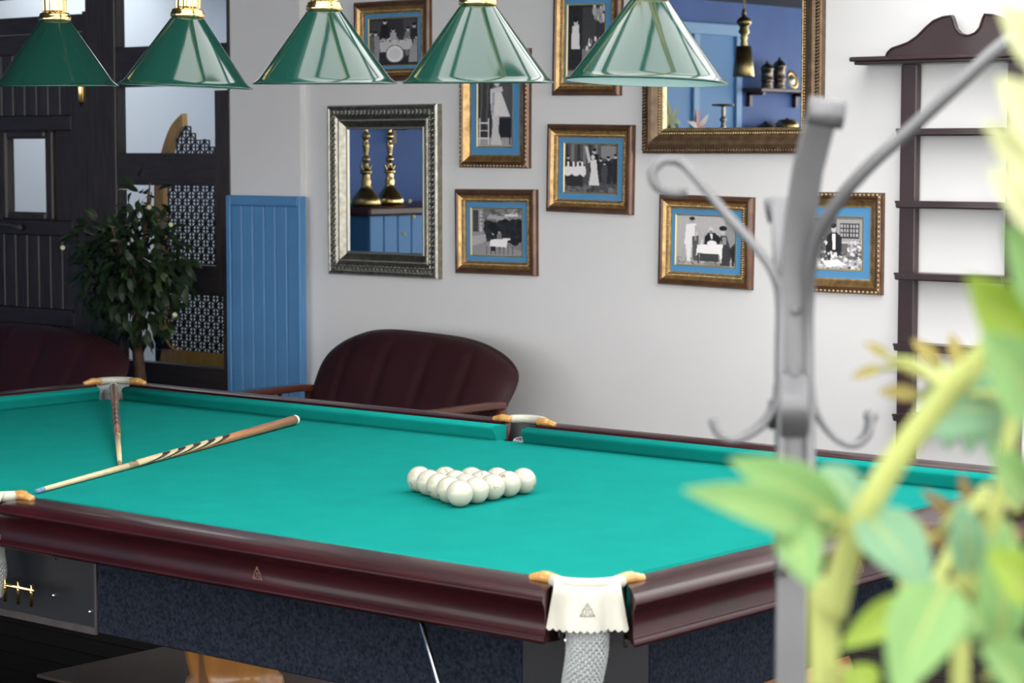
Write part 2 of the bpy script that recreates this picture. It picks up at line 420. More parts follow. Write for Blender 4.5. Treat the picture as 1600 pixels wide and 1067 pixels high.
# fretwork screen with golden frame in the room beyond
FY = 5.30
fs = thing('fretwork_screen', 'golden framed fretwork panel with curved horn seen through the timber screen', 'screen', (-6.8, FY, 0))
outer = curve([(-7.352, 0, 0.30), (-7.352, 0, 0.9), (-7.345, 0, 1.45), (-7.31, 0, 1.60), (-7.25, 0, 1.74), (-7.19, 0, 1.83), (-7.10, 0, 1.895)], 6)
inner = curve([(-7.272, 0, 0.66), (-7.272, 0, 0.9), (-7.268, 0, 1.45), (-7.235, 0, 1.60), (-7.19, 0, 1.71), (-7.14, 0, 1.785), (-7.095, 0, 1.82)], 6)
po = [(p.x, p.z) for p in outer]; pi_ = [(p.x, p.z) for p in inner]
corner = [(-7.272 + 0.11 * (1 - math.cos(t)), 0.66 - 0.11 * math.sin(t)) for t in [i * math.pi / 16 for i in range(9)]]
m = MB()
n = len(po)
for i in range(n - 1):
    m.prism([po[i], pi_[i], pi_[i + 1], po[i + 1]], 'y', FY - 0.02, FY + 0.02)
obj('side_frame', m, 'gold_wood', fs)
m = MB()
m.box((-7.352, FY - 0.02, 0.10), (-5.9, FY + 0.02, 0.55))
for i in range(8):
    m.prism([(-7.352, 0.55), (corner[i + 1][0], 0.55), corner[i + 1], corner[i], (-7.352, corner[i][1])], 'y', FY - 0.02, FY + 0.02)
obj('bottom_frame', m, 'gold_wood', fs)
m = MB(); cs = 0.0385
nxc, nzc = 36, 36
def fr_in(x, z):
    if z < 0.55 or x > -5.95 or z > 1.86: return False
    if z > 1.70 and z > 1.775 + 0.035 * math.cos((x + 7.10) * 14) + (0.025 if int((x * 40)) % 2 else 0): return False
    xi = np.interp(z, [p[1] for p in pi_], [p[0] for p in pi_])
    if x < xi - 0.01: return False
    return True
def bar2(a, b, w):
    d = Vector((b[0] - a[0], b[1] - a[1])); 
    if not (fr_in(*a) and fr_in(*b)): return
    nn = Vector((-d.y, d.x)).normalized() * w / 2
    m.prism([(a[0] + nn.x, a[1] + nn.y), (a[0] - nn.x, a[1] - nn.y), (b[0] - nn.x, b[1] - nn.y), (b[0] + nn.x, b[1] + nn.y)], 'y', FY - 0.004, FY + 0.004)
for i in range(nxc):
    for j in range(nzc):
        x_, z_ = -7.28 + i * cs, 0.55 + j * cs
        bar2((x_, z_), (x_ + cs, z_), 0.008); bar2((x_, z_), (x_, z_ + cs), 0.008)
        if (i + j) % 2 == 0: bar2((x_, z_), (x_ + cs, z_ + cs), 0.0075)
        else: bar2((x_ + cs, z_), (x_, z_ + cs), 0.0075)
        cxx, czz = x_, z_
        if fr_in(cxx, czz) and (i + j) % 2 == 0:
            q = 0.0105; m.prism([(cxx - q, czz), (cxx, czz - q), (cxx + q, czz), (cxx, czz + q)], 'y', FY - 0.005, FY + 0.005)
obj('fretwork', m, 'fret', fs, kind='stuff')
obj('foot_rail', MB().box((-7.3, FY - 0.08, 0.0), (-5.95, FY + 0.08, 0.10)), 'gold_wood', fs)

# blue tongue-and-groove panel standing against the pilaster
bp = thing('wainscot_panel', 'tall blue tongue-and-groove panel standing against the pilaster', 'panel', (-5.87, 4.73, 0))
X0, X1, ZT = -6.135, -5.590, 1.455
obj('backing', MB().box((X0 + 0.01, 4.735, 0.0), (X1 - 0.004, 4.764, ZT - 0.005)), 'blue_paint', bp)
obj('stile', MB().bbox((X0, 4.715, 0), (X0 + 0.032, 4.745, ZT), 0.004), 'blue_paint', bp)
obj('stile', MB().bbox((X1 - 0.018, 4.715, 0), (X1, 4.764, ZT), 0.004), 'blue_paint', bp)
obj('top_rail', MB().bbox((X0 + 0.032, 4.715, ZT - 0.05), (X1 - 0.018, 4.745, ZT), 0.004), 'blue_paint', bp)
nb = 6; bw = (X1 - 0.018 - X0 - 0.032) / nb
for i in range(nb):
    obj('board', MB().bbox((X0 + 0.032 + i * bw + 0.0015, 4.722, 0), (X0 + 0.032 + (i + 1) * bw - 0.0015, 4.742, ZT - 0.05), 0.006), 'blue_paint', bp)

# ---------------------------------------------------------------- billiard table
ZB, ZC = 0.805, 0.85           # bed, cushion top
LT, WT, MX = 3.65, 1.875, -1.77
tb = thing('billiard_table', 'long billiard table with green cloth and glossy mahogany rails', 'billiard table', (-LT / 2, WT / 2, 0))
TO = OFF[tb.name]
# bed with notches for pockets
bed = [(-0.085, 0), (0, 0.085), (0, WT - 0.085), (-0.085, WT), (MX + 0.05, WT), (MX + 0.04, WT - 0.025), (MX - 0.04, WT - 0.025), (MX - 0.05, WT),
       (-LT + 0.085, WT), (-LT, WT - 0.085), (-LT, 0.085), (-LT + 0.085, 0), (MX - 0.05, 0), (MX - 0.04, 0.025), (MX + 0.04, 0.025), (MX + 0.05, 0)]
obj('bed_cloth', MB().prism(bed, 'z', ZB - 0.03, ZB), 'cloth', tb)
# cushions: (axis, inner direction, from, to)
def cushion(axis, s, a, b, base, ja, jb):
    """section: (distance inward from the wood, z); ends shortened by jaw at the nose"""
    prof = [(-0.002, ZC), (0.012, ZC + 0.001), (0.040, ZC - 0.001), (0.048, ZC - 0.004), (0.050, ZC - 0.009), (0.046, ZC - 0.016), (0.036, ZC - 0.035), (0.034, ZB), (-0.002, ZB)]
    v = []
    n = len(prof)
    for e in (0, 1):
        for d, z in prof:
            t = d / 0.05
            q = (a + ja * t) if e == 0 else (b - jb * t)
            v.append((q, base + s * d, z) if axis == 'x' else (base + s * d, q, z))
    f = [tuple(range(n)), tuple(range(2 * n - 1, n - 1, -1))] + [(i, n + i, n + (i + 1) % n, (i + 1) % n) for i in range(n)]
    mb = MB().add(v, f)
    mb.sm = [False, False] + [True] * n
    return obj('cushion', mb, 'cloth', tb)
jc, jm = 0.028, 0.012
cushion('x', 1, MX + 0.045, -0.075, 0, jm, jc); cushion('x', 1, -LT + 0.075, MX - 0.045, 0, jc, jm)
cushion('x', -1, MX + 0.045, -0.075, WT, jm, jc); cushion('x', -1, -LT + 0.075, MX - 0.045, WT, jc, jm)
cushion('y', -1, 0.075, WT - 0.075, 0, jc, jc); cushion('y', 1, 0.075, WT - 0.075, -LT, jc, jc)
# rails: section (distance outward, z)
topp = [(0.0, 0.775), (0.0, 0.853), (0.008, 0.857), (0.085, 0.857), (0.105, 0.854)]
face = [(0.105, 0.854), (0.118, 0.851), (0.127, 0.845), (0.129, 0.838), (0.124, 0.832), (0.116, 0.826), (0.112, 0.815), (0.108, 0.772), (0.110, 0.770), (0.119, 0.766), (0.121, 0.760), (0.117, 0.755), (0.05, 0.755), (0.0, 0.775)]
def rail(axis, s, a, b, base, ea, eb, mname):
    """a..b at the wood edge; ends slant by ea, eb over the width (positive = longer outside)"""
    def strip(prof, nm, mt, par, close):
        v = []; n = len(prof)
        for e in (0, 1):
            for d, z in prof:
                t = d / 0.13
                q = (a - ea * t) if e == 0 else (b + eb * t)
                v.append((q, base + s * d, z) if axis == 'x' else (base + s * d, q, z))
        f = [(i, n + i, n + i + 1, i + 1) for i in range(n - 1)]
        mb = MB().add(v, f, True)
        mb.add(v, [tuple(range(n)), tuple(range(2 * n - 1, n - 1, -1))], False)
        return obj(nm, mb, mt, par)
    r = strip(face, 'rail', mname, tb, False)
    strip(topp, 'rail_top', 'rail_top', r, False)
    return r
e1, e2 = 0.06, 0.0
rail('x', -1, MX + 0.07, -0.085, 0, -0.01, e1, 'mahogany'); rail('x', -1, -LT + 0.085, MX - 0.07, 0, e1, -0.01, 'mahogany')
rail('x', 1, MX + 0.07, -0.085, WT, -0.01, e1, 'mahogany'); rail('x', 1, -LT + 0.085, MX - 0.07, WT, e1, -0.01, 'mahogany')
rail('y', 1, 0.085, WT - 0.085, 0, 0.13, 0.13, 'mahogany_side'); rail('y', -1, 0.085, WT - 0.085, -LT, 0.06, 0.06, 'mahogany_side')
# skirt: carpeted panels and smooth black corner panels
for (a, b, mt, nm) in ((-1.50, -0.20, 'carpet', 'carpet_panel'), (-3.45, -2.05, 'carpet', 'carpet_panel'), (-2.05, -1.50, 'black_panel', 'skirt_panel'), (-0.20, 0.0, 'black_panel', 'skirt_panel'), (-LT, -3.45, 'black_panel', 'skirt_panel')):
    for yy in (0.02, WT - 0.02):
        s = 1 if yy < 1 else -1
        mb = MB().bbox((a, yy, 0.552), (b, yy + s * 0.02, 0.775), 0.003)
        o = obj(nm, mb, mt, tb)
        if nm == 'skirt_panel' and yy < 1 and a == -2.05:
            obj('edge_strip', MB().box((-1.506, yy - 0.004, 0.55), (-1.498, yy, 0.77)), 'timber', o)
            obj('edge_strip', MB().box((-2.05, yy - 0.006, 0.548), (-1.50, yy, 0.565)), 'timber', o)
            for (sx, sz) in ((-1.525, 0.60), (-1.66, 0.622)): obj('screw', MB().sphere((sx, yy - 0.001, sz), 0.005, 10, 6), 'chrome', o)
for xx, s in ((-0.02, -1), (-LT + 0.02, 1)):
    obj('carpet_panel', MB().bbox((xx, 0.20, 0.552), (xx + s * 0.02, WT - 0.20, 0.775), 0.003), 'carpet', tb)
    for (a, b) in ((0.02, 0.20), (WT - 0.20, WT - 0.02)): obj('skirt_panel', MB().bbox((xx, a, 0.552), (xx + s * 0.02, b, 0.775), 0.003), 'black_panel', tb)
obj('slate_frame', MB().box((-LT + 0.05, 0.05, 0.58), (-0.05, WT - 0.05, 0.775)), 'timber', tb)
# turned barrel legs
legp = [(0.0, 0.0), (0.15, 0.0), (0.155, 0.02), (0.15, 0.04), (0.135, 0.05), (0.15, 0.10), (0.165, 0.2), (0.165, 0.3), (0.15, 0.40), (0.13, 0.45), (0.145, 0.46), (0.15, 0.49), (0.145, 0.52), (0.14, 0.56), (0.14, 0.60)]
for (lx, ly) in ((-2.50, 1.38), (-3.3, 0.5), (-0.7, 0.5), (-0.45, 1.38)):
            o = obj('leg', MB().lathe(legp, 28, (lx, ly, 0.012 if lx == -2.5 else 0)), 'leg_wood', tb)
            obj('stave_line', MB().box((lx + 0.02, ly - 0.168, 0.05), (lx + 0.026, ly - 0.12, 0.44)), 'cue_brown', o)

# pockets: brackets, leather roll, flap, knitted net
def knit(mb, path, rad, rows, cols, link):
    P = curve(path, 6)
    import bisect
    dist = [0]
    for i in range(1, len(P)): dist.append(dist[-1] + (P[i] - P[i - 1]).length)
    for j in range(rows):
        s = dist[-1] * j / (rows - 1)
        i = min(max(bisect.bisect(dist, s) - 1, 0), len(P) - 2)
        t = (s - dist[i]) / max(dist[i + 1] - dist[i], 1e-9)
        c = P[i].lerp(P[i + 1], t); tg = (P[i + 1] - P[i]).normalized()
        a = tg.cross(Vector((0.3, 1, 0))).normalized(); b = tg.cross(a)
        r = rad(j / (rows - 1))
        for k in range(cols):
            w = 2 * math.pi * (k + 0.5 * (j % 2)) / cols
            out = a * math.cos(w) + b * math.sin(w)
            cc = c + out * r; tan = (a * -math.sin(w) + b * math.cos(w))
            lw_ = math.pi * r / cols * 1.12
            ring = [cc + tan * (lw_ * math.cos(q)) + tg * (link * math.sin(q)) + out * (0.003 * math.cos(2 * q)) for q in [2 * math.pi * z / 8 for z in range(8)]]
            mb.tube(ring, 0.0026, 5, closed=True)
    return mb
def logo(c, ex, ez, size, r):
    """triangle with a ring, three corner dots and a twin-stem sign inside"""
    c = Vector(c); ex = Vector(ex).normalized(); ez = Vector(ez).normalized()
    p = lambda x, z: c + ex * (x * size) + ez * (z * size)
    mb = MB()
    ring = lambda x, z, rr, n: mb.tube([p(x + rr * math.cos(2 * math.pi * i / n), z + rr * math.sin(2 * math.pi * i / n)) for i in range(n)], r, 5, closed=True)
    ring(0, -0.08, 0.36, 24)
    T = [(-0.56, -0.44), (0.56, -0.44), (0, 0.58)]
    for i in range(3): mb.tube([p(*T[i]), p(*T[(i + 1) % 3])], r, 5)
    for q in ((-0.42, -0.36), (0.42, -0.36), (0, 0.40)): ring(q[0], q[1], 0.07, 8)
    mb.tube([p(-0.22, 0.08), p(-0.10, 0.10), p(0.20, 0.08)], r, 5)
    mb.tube([p(-0.08, 0.09), p(-0.08, -0.18), p(-0.13, -0.30), p(-0.20, -0.28)], r, 5)
    mb.tube([p(0.10, 0.09), p(0.10, -0.20), p(0.14, -0.30), p(0.22, -0.26)], r, 5)
    return mb
def pocket(c, d, corner, flap, net_to):
    """c centre, d outward direction (unit, horizontal)"""
    c = Vector((c[0], c[1], 0)); d = Vector((d[0], d[1], 0)).normalized(); t = Vector((-d.y, d.x, 0))
    pk = MB()
    half = 0.066
    arc = []
    for i in range(13):
        a = math.pi * (0.02 + 0.96 * i / 12)
        arc.append(c + t * (half * math.cos(a)) + d * (0.055 * math.sin(a) - 0.005) + Vector((0, 0, 0.862)))
    pk.tube(arc, [0.010] + [0.0135] * 11 + [0.010], 12)
    lr = obj('pocket_roll', pk, 'leather_white', tb)
    # brackets with a finger tip on each rail
    for s in (-1, 1):
        e = arc[0] if s > 0 else arc[-1]
        out_t = (t * s * (0.9) - d * 0.42).normalized() if corner else (t * s)
        if corner: out_t = (t * s * 0.75 - d * 0.66).normalized()
        q = [e - out_t * 0.012 + d * 0.004, e + out_t * 0.012 + Vector((0, 0, .003)), e + out_t * 0.03 + Vector((0, 0, .002)), e + out_t * 0.046 + Vector((0, 0, -.001)), e + out_t * 0.056 + Vector((0, 0, -.003))]
        obj('bracket', MB().tube(curve(q, 4), [0.012] * 4 + [0.0125] * 4 + [0.010] * 4 + [0.009] * 4 + [0.003], 12), 'bracket_wood', tb)
    # leather throat
    th = MB(); v = []; f = []
    for j, (k_, z) in enumerate(((1.0, 0.858), (0.98, 0.81), (0.9, 0.77))):
        for i in range(13):
            a = math.pi * i / 12
            v.append(c + t * (half * k_ * math.cos(a)) + d * (0.052 * k_ * math.sin(a) - 0.005) + Vector((0, 0, z)))
    for j in range(2):
        for i in range(12): f.append((j * 13 + i, j * 13 + i + 1, (j + 1) * 13 + i + 1, (j + 1) * 13 + i))
    th.add(v, f, True)
    obj('pocket_throat', th, 'cord' if (corner and not flap) else 'black_panel', tb)
    if flap:
        fl_ = MB(); nu, nv = 56, 14; v = []
        for j in range(nv + 1):
            for i in range(nu + 1):
                u = -1 + 2 * i / nu; q = j / nv
                wdt = 0.062 + 0.016 * q
                z = 0.868 - 0.085 * q
                if j == 0: z = 0.873
                fold = 0.006 * q * math.cos(u * 5.0 + 0.6) + 0.004 * q * math.sin(u * 9)
                dd = 0.052 + 0.013 * math.sqrt(min(1, q * 5)) + 0.030 * q - 0.018 * u * u + fold
                if j == nv: z -= 0.006 * abs(math.sin((u + 1) * 0.5 * math.pi * 12)) - 0.002
                v.append(c + t * (wdt * u) + d * dd + Vector((0, 0, z)))
        f = [(j * (nu + 1) + i, j * (nu + 1) + i + 1, (j + 1) * (nu + 1) + i + 1, (j + 1) * (nu + 1) + i) for j in range(nv) for i in range(nu)]
        me_off = [p - d * 0.0025 for p in v]; nn = len(v)
        fl_.add(v, f, True); fl_.add(me_off, [tuple(reversed(q)) for q in f], True)
        fo = obj('leather_flap', fl_, 'leather_white', tb, label='white leather flap with scalloped hem and triangle emblem')
        q = 0.55
        nz = Vector((-d.x * 0.35, -d.y * 0.35, 1))
        obj('emblem', logo(c + t * 0.0 + d * (0.052 + 0.013 + 0.030 * q + 0.0085) + Vector((0, 0, 0.868 - 0.085 * q)), -t if (-t).dot(Vector((1, 0, 0))) > 0 else t, nz, 0.0255, 0.00042), 'ink_grey', fo)
    nt = MB()
    knit(nt, net_to, lambda s: 0.038 - 0.008 * s if s < 0.6 else 0.0332 - 0.03 * (s - 0.6), 44, 20, 0.0062)
    obj('pocket_net', nt, 'cord', tb, kind='stuff', label='grey white knitted pocket net')
V3 = lambda a, b, c_: Vector((a, b, c_))
pocket((-0.020, 0.0), (0.62, -0.78), True, True, [(0.004, -0.030, 0.80), (0.012, -0.040, 0.74), (0.002, -0.045, 0.67), (-0.03, -0.035, 0.57)])
pocket((-0.005, WT + 0.005), (1, 1), True, False, [(0.01, WT + 0.02, 0.80), (0.02, WT + 0.03, 0.68), (0.0, WT + 0.0, 0.55)])
pocket((-LT + 0.005, WT + 0.005), (-1, 1), True, False, [(-LT - 0.005, WT + 0.015, 0.83), (-LT - 0.01, WT + 0.02, 0.70), (-LT, WT + 0.01, 0.58)])
pocket((-LT + 0.005, -0.005), (-1, -1), True, False, [(-LT - 0.01, -0.02, 0.80), (-LT - 0.02, -0.03, 0.68), (-LT, 0, 0.55)])
pocket((MX, WT + 0.035), (0, 1), False, False, [(MX, WT + 0.045, 0.80), (MX, WT + 0.05, 0.68), (MX, WT + 0.02, 0.55)])
pocket((MX - 0.018, -0.035), (0, -1), False, True, [(MX - 0.03, -0.065, 0.80), (MX - 0.03, -0.065, 0.72), (MX - 0.02, -0.06, 0.67), (MX - 0.02, -0.06, 0.62)])
# dark jaw blocks at the open rail ends
for (cx_, cy_) in ((MX - 0.058, WT + 0.02), (MX + 0.058, WT + 0.02), (MX - 0.058, -0.02), (MX + 0.058, -0.02)):
    obj('jaw_block', MB().lathe([(0.0, 0.748), (0.014, 0.748), (0.014, 0.852), (0.0, 0.852)], 12, (cx_, cy_, 0)), 'mahogany', tb)
for (cx_, cy_) in ((-0.082, -0.052), (0.050, 0.072)):
    obj('jaw_block', MB().lathe([(0.0, 0.748), (0.03, 0.748), (0.03, 0.853), (0.0, 0.853)], 16, (cx_, cy_, 0)), 'mahogany', tb)
# emblems on the rails
obj('emblem', logo((-0.815, -0.1130, 0.795), (1, 0, 0), (0, -0.03, 1), 0.027, 0.00036), 'gold_ink', tb, label='gold triangle emblem')
obj('emblem', logo((0.1130, 0.775, 0.795), (0, 1, 0), (0.03, 0, 1), 0.027, 0.00036), 'gold_ink', tb, label='gold triangle emblem')
# ball return rods and screws
obj('return_rod', MB().tube([(-0.435, -0.02, 0.735), (-0.425, -0.025, 0.725), (-0.20, -0.13, 0.42), (-0.19, -0.14, 0.40)], 0.006, 8), 'chrome', tb, label='chrome ball return rod')
for q in ((-0.06, 0.005, 0.74), (-1.60, 0.0, 0.74), (0.005, 0.11, 0.74)):
    obj('bolt', MB().lathe([(0, q[2] - 0.02), (0.005, q[2] - 0.02), (0.005, q[2] + 0.02), (0, q[2] + 0.02)], 8, (q[0], q[1] - 0.02, 0)), 'chrome', tb)
rk = MB()
for dz in (0.0,):
    rk.tube([(-1.645, -0.05, 0.645), (-1.95, -0.05, 0.645)], 0.005, 8)
obj('ball_rack', rk, 'brass', tb)
for xx in (-1.655, -1.705, -1.755): obj('rack_pin', MB().tube([(xx, -0.05, 0.66), (xx, -0.05, 0.635), (xx - 0.006, -0.047, 0.605)], 0.0045, 8), 'brass', tb)
obj('leg_plate', MB().bbox((-3.15, 1.12, 0.0), (-2.15, 1.66, 0.012), 0.004), 'plinth', tb)

# balls
BD = 0.0672
cx, cy, ca = -1.132, 0.920, math.radians(4)
e1v = Vector((math.cos(ca + math.radians(90)), math.sin(ca + math.radians(90))))
apex = Vector((cx, cy)) + Vector((math.cos(ca + math.pi), math.sin(ca + math.pi))) * (4 * BD / math.sqrt(3))
d1 = Vector((math.cos(ca + math.radians(30)), math.sin(ca + math.radians(30)))) * BD
d2 = Vector((math.cos(ca - math.radians(30)), math.sin(ca - math.radians(30)))) * BD
ball_m = MB().sphere((0, 0, 0), BD / 2, 32, 18).mesh('billiard_ball'); ball_m.materials.append(MATS['ball'])
def digit_mesh(txt, size, rad, yaw, el, roll):
    cu = bpy.data.curves.new('n', 'FONT'); cu.body = txt; cu.size = size; cu.align_x = 'CENTER'; cu.align_y = 'CENTER'
    o = bpy.data.objects.new('n', cu); COL.objects.link(o)
    bpy.context.view_layer.update()
    me = o.evaluated_get(bpy.context.evaluated_depsgraph_get()).to_mesh()
    M = Matrix.Rotation(yaw, 3, 'Z') @ Matrix.Rotation(-el, 3, 'Y')
    vs_ = []
    for v in me.vertices:
        a, b = v.co.x, v.co.y
        ar, br = a * math.cos(roll) - b * math.sin(roll), a * math.sin(roll) + b * math.cos(roll)
        p = Vector((rad, ar, br)); p = p.normalized() * (rad * 1.006)
        vs_.append(M @ p)
    fs_ = [tuple(p.vertices) for p in me.polygons]
    COL.objects.unlink(o); bpy.data.objects.remove(o)
    return MB().add(vs_, fs_)
cam_yaw = math.atan2(CAM.y - cy, CAM.x - cx)
marks = {(0, 0): ('3', -0.75, -0.35, .4), (1, 1): ('11', -0.2, 0.75, .5), (2, 2): ('14', -0.9, -0.5, 1.2), (1, 0): ('5', 0.1, 0.9, 0.2),
         (3, 3): ('8', -1.0, -0.35, 1), (4, 2): ('7', 0.32, 0.12, 1.9), (4, 1): ('9', -0.4, 0.75, 1.0), (4, 0): ('4', 1.05, -0.35, .3), (4, 3): ('2', 1.3, -0.3, .4), (3, 1): ('12', -0.2, 1.0, 0.3)}
for i in range(5):
    for j in range(i + 1):
        p = apex + d1 * (i - j) + d2 * j
        cn = {(0, 0): 'the cues', (4, 4): 'the leather pocket flap', (4, 0): 'the far long cushion'}
        near = min(cn, key=lambda k_: (apex + d1 * (k_[0] - k_[1]) + d2 * k_[1] - p).length)
        if (i, j) in cn: bl_ = 'ivory ball forming the triangle corner that points to ' + cn[(i, j)]
        elif (i, j) == (2, 0): bl_ = 'ivory ball midway on the triangle side facing the far long cushion'
        elif (i, j) == (2, 2): bl_ = 'ivory ball midway on the triangle side facing the near long rail'
        elif (i, j) == (4, 2): bl_ = 'ivory ball midway on the triangle side facing the short cushion'
        elif j == 0: bl_ = 'ivory ball on the far triangle side, next to the corner towards ' + cn[near]
        elif j == i: bl_ = 'ivory ball on the near triangle side, next to the corner towards ' + cn[near]
        elif i == 4: bl_ = 'ivory ball on the short-cushion side, next to the corner towards ' + cn[near]
        else: bl_ = 'ivory ball enclosed within the triangle, the one towards ' + cn[near]
        bt = thing('billiard_ball', bl_, 'ball', (p.x, p.y, ZB), 'ivory balls in the triangle', world=False)
        o = obj('ball_body', ball_m, None, bt); o.location = (0, 0, BD / 2)
        if (i, j) in marks:
            tx, dy_, el, rl = marks[(i, j)]
            nm = obj('number_mark', digit_mesh(tx, 0.017, BD / 2, cam_yaw + dy_, el, rl), 'ink', bt); nm.location = (0, 0, BD / 2)

# cues
def cue(name, label, tip, butt, brown):
    tip, butt = Vector(tip), Vector(butt); L = (butt - tip).length; ax = (butt - tip).normalized()
    up = Vector((0, 0, 1)); sd = ax.cross(up).normalized(); up2 = sd.cross(ax)
    rr = lambda s: 0.0062 + (0.0155 - 0.0062) * s
    t = thing(name, label, 'cue', tuple(tip))
    def seg(a, b, nm, mt, n=16, k=2):
        return obj(nm, MB().tube([tip + ax * (L * (a + (b - a) * i / k)) for i in range(k + 1)], [rr(a + (b - a) * i / k) for i in range(k + 1)], n), mt, t)
    seg(0.0, 0.010, 'tip', 'chalk' if not brown else 'cue_brown'); seg(0.010, 0.022, 'ferrule', 'chalk' if not brown else 'cue_pale')
    seg(0.022, 0.46, 'shaft', 'cue_pale')
    seg(0.46, 0.992, 'butt', 'cue_butt' if not brown else 'cue_brown'); seg(0.992, 1.0, 'bumper', 'cue_white')
    # splice: alternating pale and dark tongues laid over the butt, point towards the butt end
    N = 10; a0, a1 = 0.40, 0.70
    for i in range(N):
        # later tongues lie lower so that each earlier one shows only its margin
        sp = a1 - i * (a1 - a0) / N
        ln = 0.10
        grid = []; nu, nv = 14, 14
        for u in range(nu + 1):
            q = u / nu                      # 0 at wide start, 1 at point
            for v in range(nv + 1):
                w = (v / nv * 2 - 1)
                ang = w * math.pi * 0.62 * math.sqrt(max(0.0, 1 - q ** 1.6))
                s = sp - ln * (1 - q)
                rad = rr(s) + 0.00010 + 0.00012 * i
                grid.append(tip + ax * (L * s) + (up2 * math.cos(ang) + sd * math.sin(ang)) * rad)
        fs_ = [(u * (nv + 1) + v, u * (nv + 1) + v + 1, (u + 1) * (nv + 1) + v + 1, (u + 1) * (nv + 1) + v) for u in range(nu) for v in range(nv)]
        obj('splice', MB().add(grid, fs_, True), ('cue_dark' if i % 2 == 0 else ('cue_pale' if not brown else 'cue_butt')), t)
    # lower cover so that the splice zone is pale under the tongues' start
    seg(0.30, 0.405, 'shaft_end', 'cue_pale')
    return t
cue('billiard_cue', 'billiard cue with blue tip and striped splice lying across green cloth', (-2.014, 0.25, 0.8125), (-2.574, 1.725, 0.8215), False)
cue('billiard_cue', 'brown billiard cue with butt lifted into the far corner pocket', (-2.245, 0.72, 0.812), (-3.56, 1.80, 0.855), True)

# ---------------------------------------------------------------- pendant lamps over the table
bar = thing('lamp_bar', 'brass bar carrying the green pendant lamps on two chains', 'lamp bar', (-1.68, WT / 2, 2.15))
obj('tube', MB().tube([(-3.05, WT / 2, 2.155), (-0.30, WT / 2, 2.145)], 0.019, 14), 'brass', bar)
for xx in (-2.6, -0.75): obj('hanger', MB().tube([(xx, WT / 2, 2.16), (xx, WT / 2, 3.22)], 0.008, 8), 'brass', bar)
lamps = [(-2.769, 1.872, 0.366, 0.0, -1.6, 'first'), (-2.198, 1.861, 0.374, 2.4, -0.9, 'second'), (-1.648, 1.858, 0.382, -0.1, -1.7, 'third'),
         (-1.110, 1.850, 0.379, -0.2, -1.7, 'fourth'), (-0.586, 1.842, 0.384, 2.0, 1.1, 'fifth')]
vdir = Vector((math.sin(YAW), math.cos(YAW), 0)); rdir = Vector((math.cos(YAW), -math.sin(YAW), 0))
lab = {'first': 'first green enamel cone lamp counted from the dark plank door', 'second': 'second green enamel cone lamp counted from the dark plank door, leaning',
       'third': 'third green enamel cone lamp counted from the dark plank door', 'fourth': 'fourth green enamel cone lamp counted from the dark plank door',
       'fifth': 'green enamel cone lamp tilted to show its white lining, farthest from plank door'}
for (lx, lz, dia, roll, tilt, nm) in lamps:
    rr = dia / 2
    t = thing('pendant_lamp', lab[nm], 'lamp', (lx, WT / 2, lz), 'green cone lamps over the table', world=False)
    t.rotation_mode = 'QUATERNION'
    t.rotation_quaternion = (Matrix.Rotation(math.radians(roll), 3, vdir) @ Matrix.Rotation(math.radians(-tilt), 3, rdir)).to_quaternion()
    h = 0.192
    obj('shade', MB().lathe([(rr - 0.002, 0.0), (rr, 0.001), (rr + 0.001, 0.004), (rr - 0.003, 0.006), (rr - 0.012, 0.012), (rr - 0.018, 0.018), (0.047, h - 0.002), (0.040, h + 0.002), (0.03, h + 0.003)], 72), 'enamel', t)
    obj('shade_lining', MB().lathe([(rr - 0.002, 0.0005), (rr - 0.016, 0.014), (0.045, h - 0.006), (0.02, h - 0.004)], 48), 'enamel_in', t)
    obj('collar', MB().lathe([(0.03, h + 0.001), (0.046, h + 0.001), (0.048, h + 0.004), (0.048, h + 0.012), (0.046, h + 0.015), (0.044, h + 0.018), (0.045, h + 0.021), (0.041, h + 0.024), (0.036, h + 0.026)], 40), 'brass', t)
    obj('gallery', MB().lathe([(0.0345, h + 0.026), (0.0355, h + 0.032), (0.0355, h + 0.062), (0.038, h + 0.066), (0.036, h + 0.072), (0.02, h + 0.078), (0.012, h + 0.082)], 48, flutes=12, fd=0.07, smooth=False), 'brass', t)
    obj('stem', MB().lathe([(0.010, h + 0.078), (0.010, 2.133 - lz)], 12), 'brass', t)
    bl = obj('bulb', MB().lathe([(0.0, 0.05), (0.018, 0.055), (0.03, 0.075), (0.028, 0.10), (0.016, 0.13), (0.014, 0.185)], 20), 'bulb', t)

# ---------------------------------------------------------------- pictures and mirrors
def frame_sweep(x0, x1, z0, z1, prof, y=YW):
    """mitred frame; prof = [(inset from the outer edge, projection from the wall)]"""
    v = []; n = len(prof)
    for (d, h) in prof: v += [(x0 + d, y - h, z0 + d), (x1 - d, y - h, z0 + d), (x1 - d, y - h, z1 - d), (x0 + d, y - h, z1 - d)]
    f = []
    for i in range(n - 1):
        for k in range(4): f.append((i * 4 + k, i * 4 + (k + 1) % 4, i * 4 + 4 + (k + 1) % 4, i * 4 + 4 + k))
    return MB().add(v, f)
def bead_run(mb, a, b, step, r, sq=1.0):
    a, b = Vector(a), Vector(b); L = (b - a).length; n = max(2, int(L / step)); ax = (b - a).normalized()
    for i in range(n):
        c = a + (b - a) * ((i + 0.5) / n)
        mb.sphere(c, r, 6, 4, (sq if abs(ax.x) > .5 else 1, 1, sq if abs(ax.z) > .5 else 1))
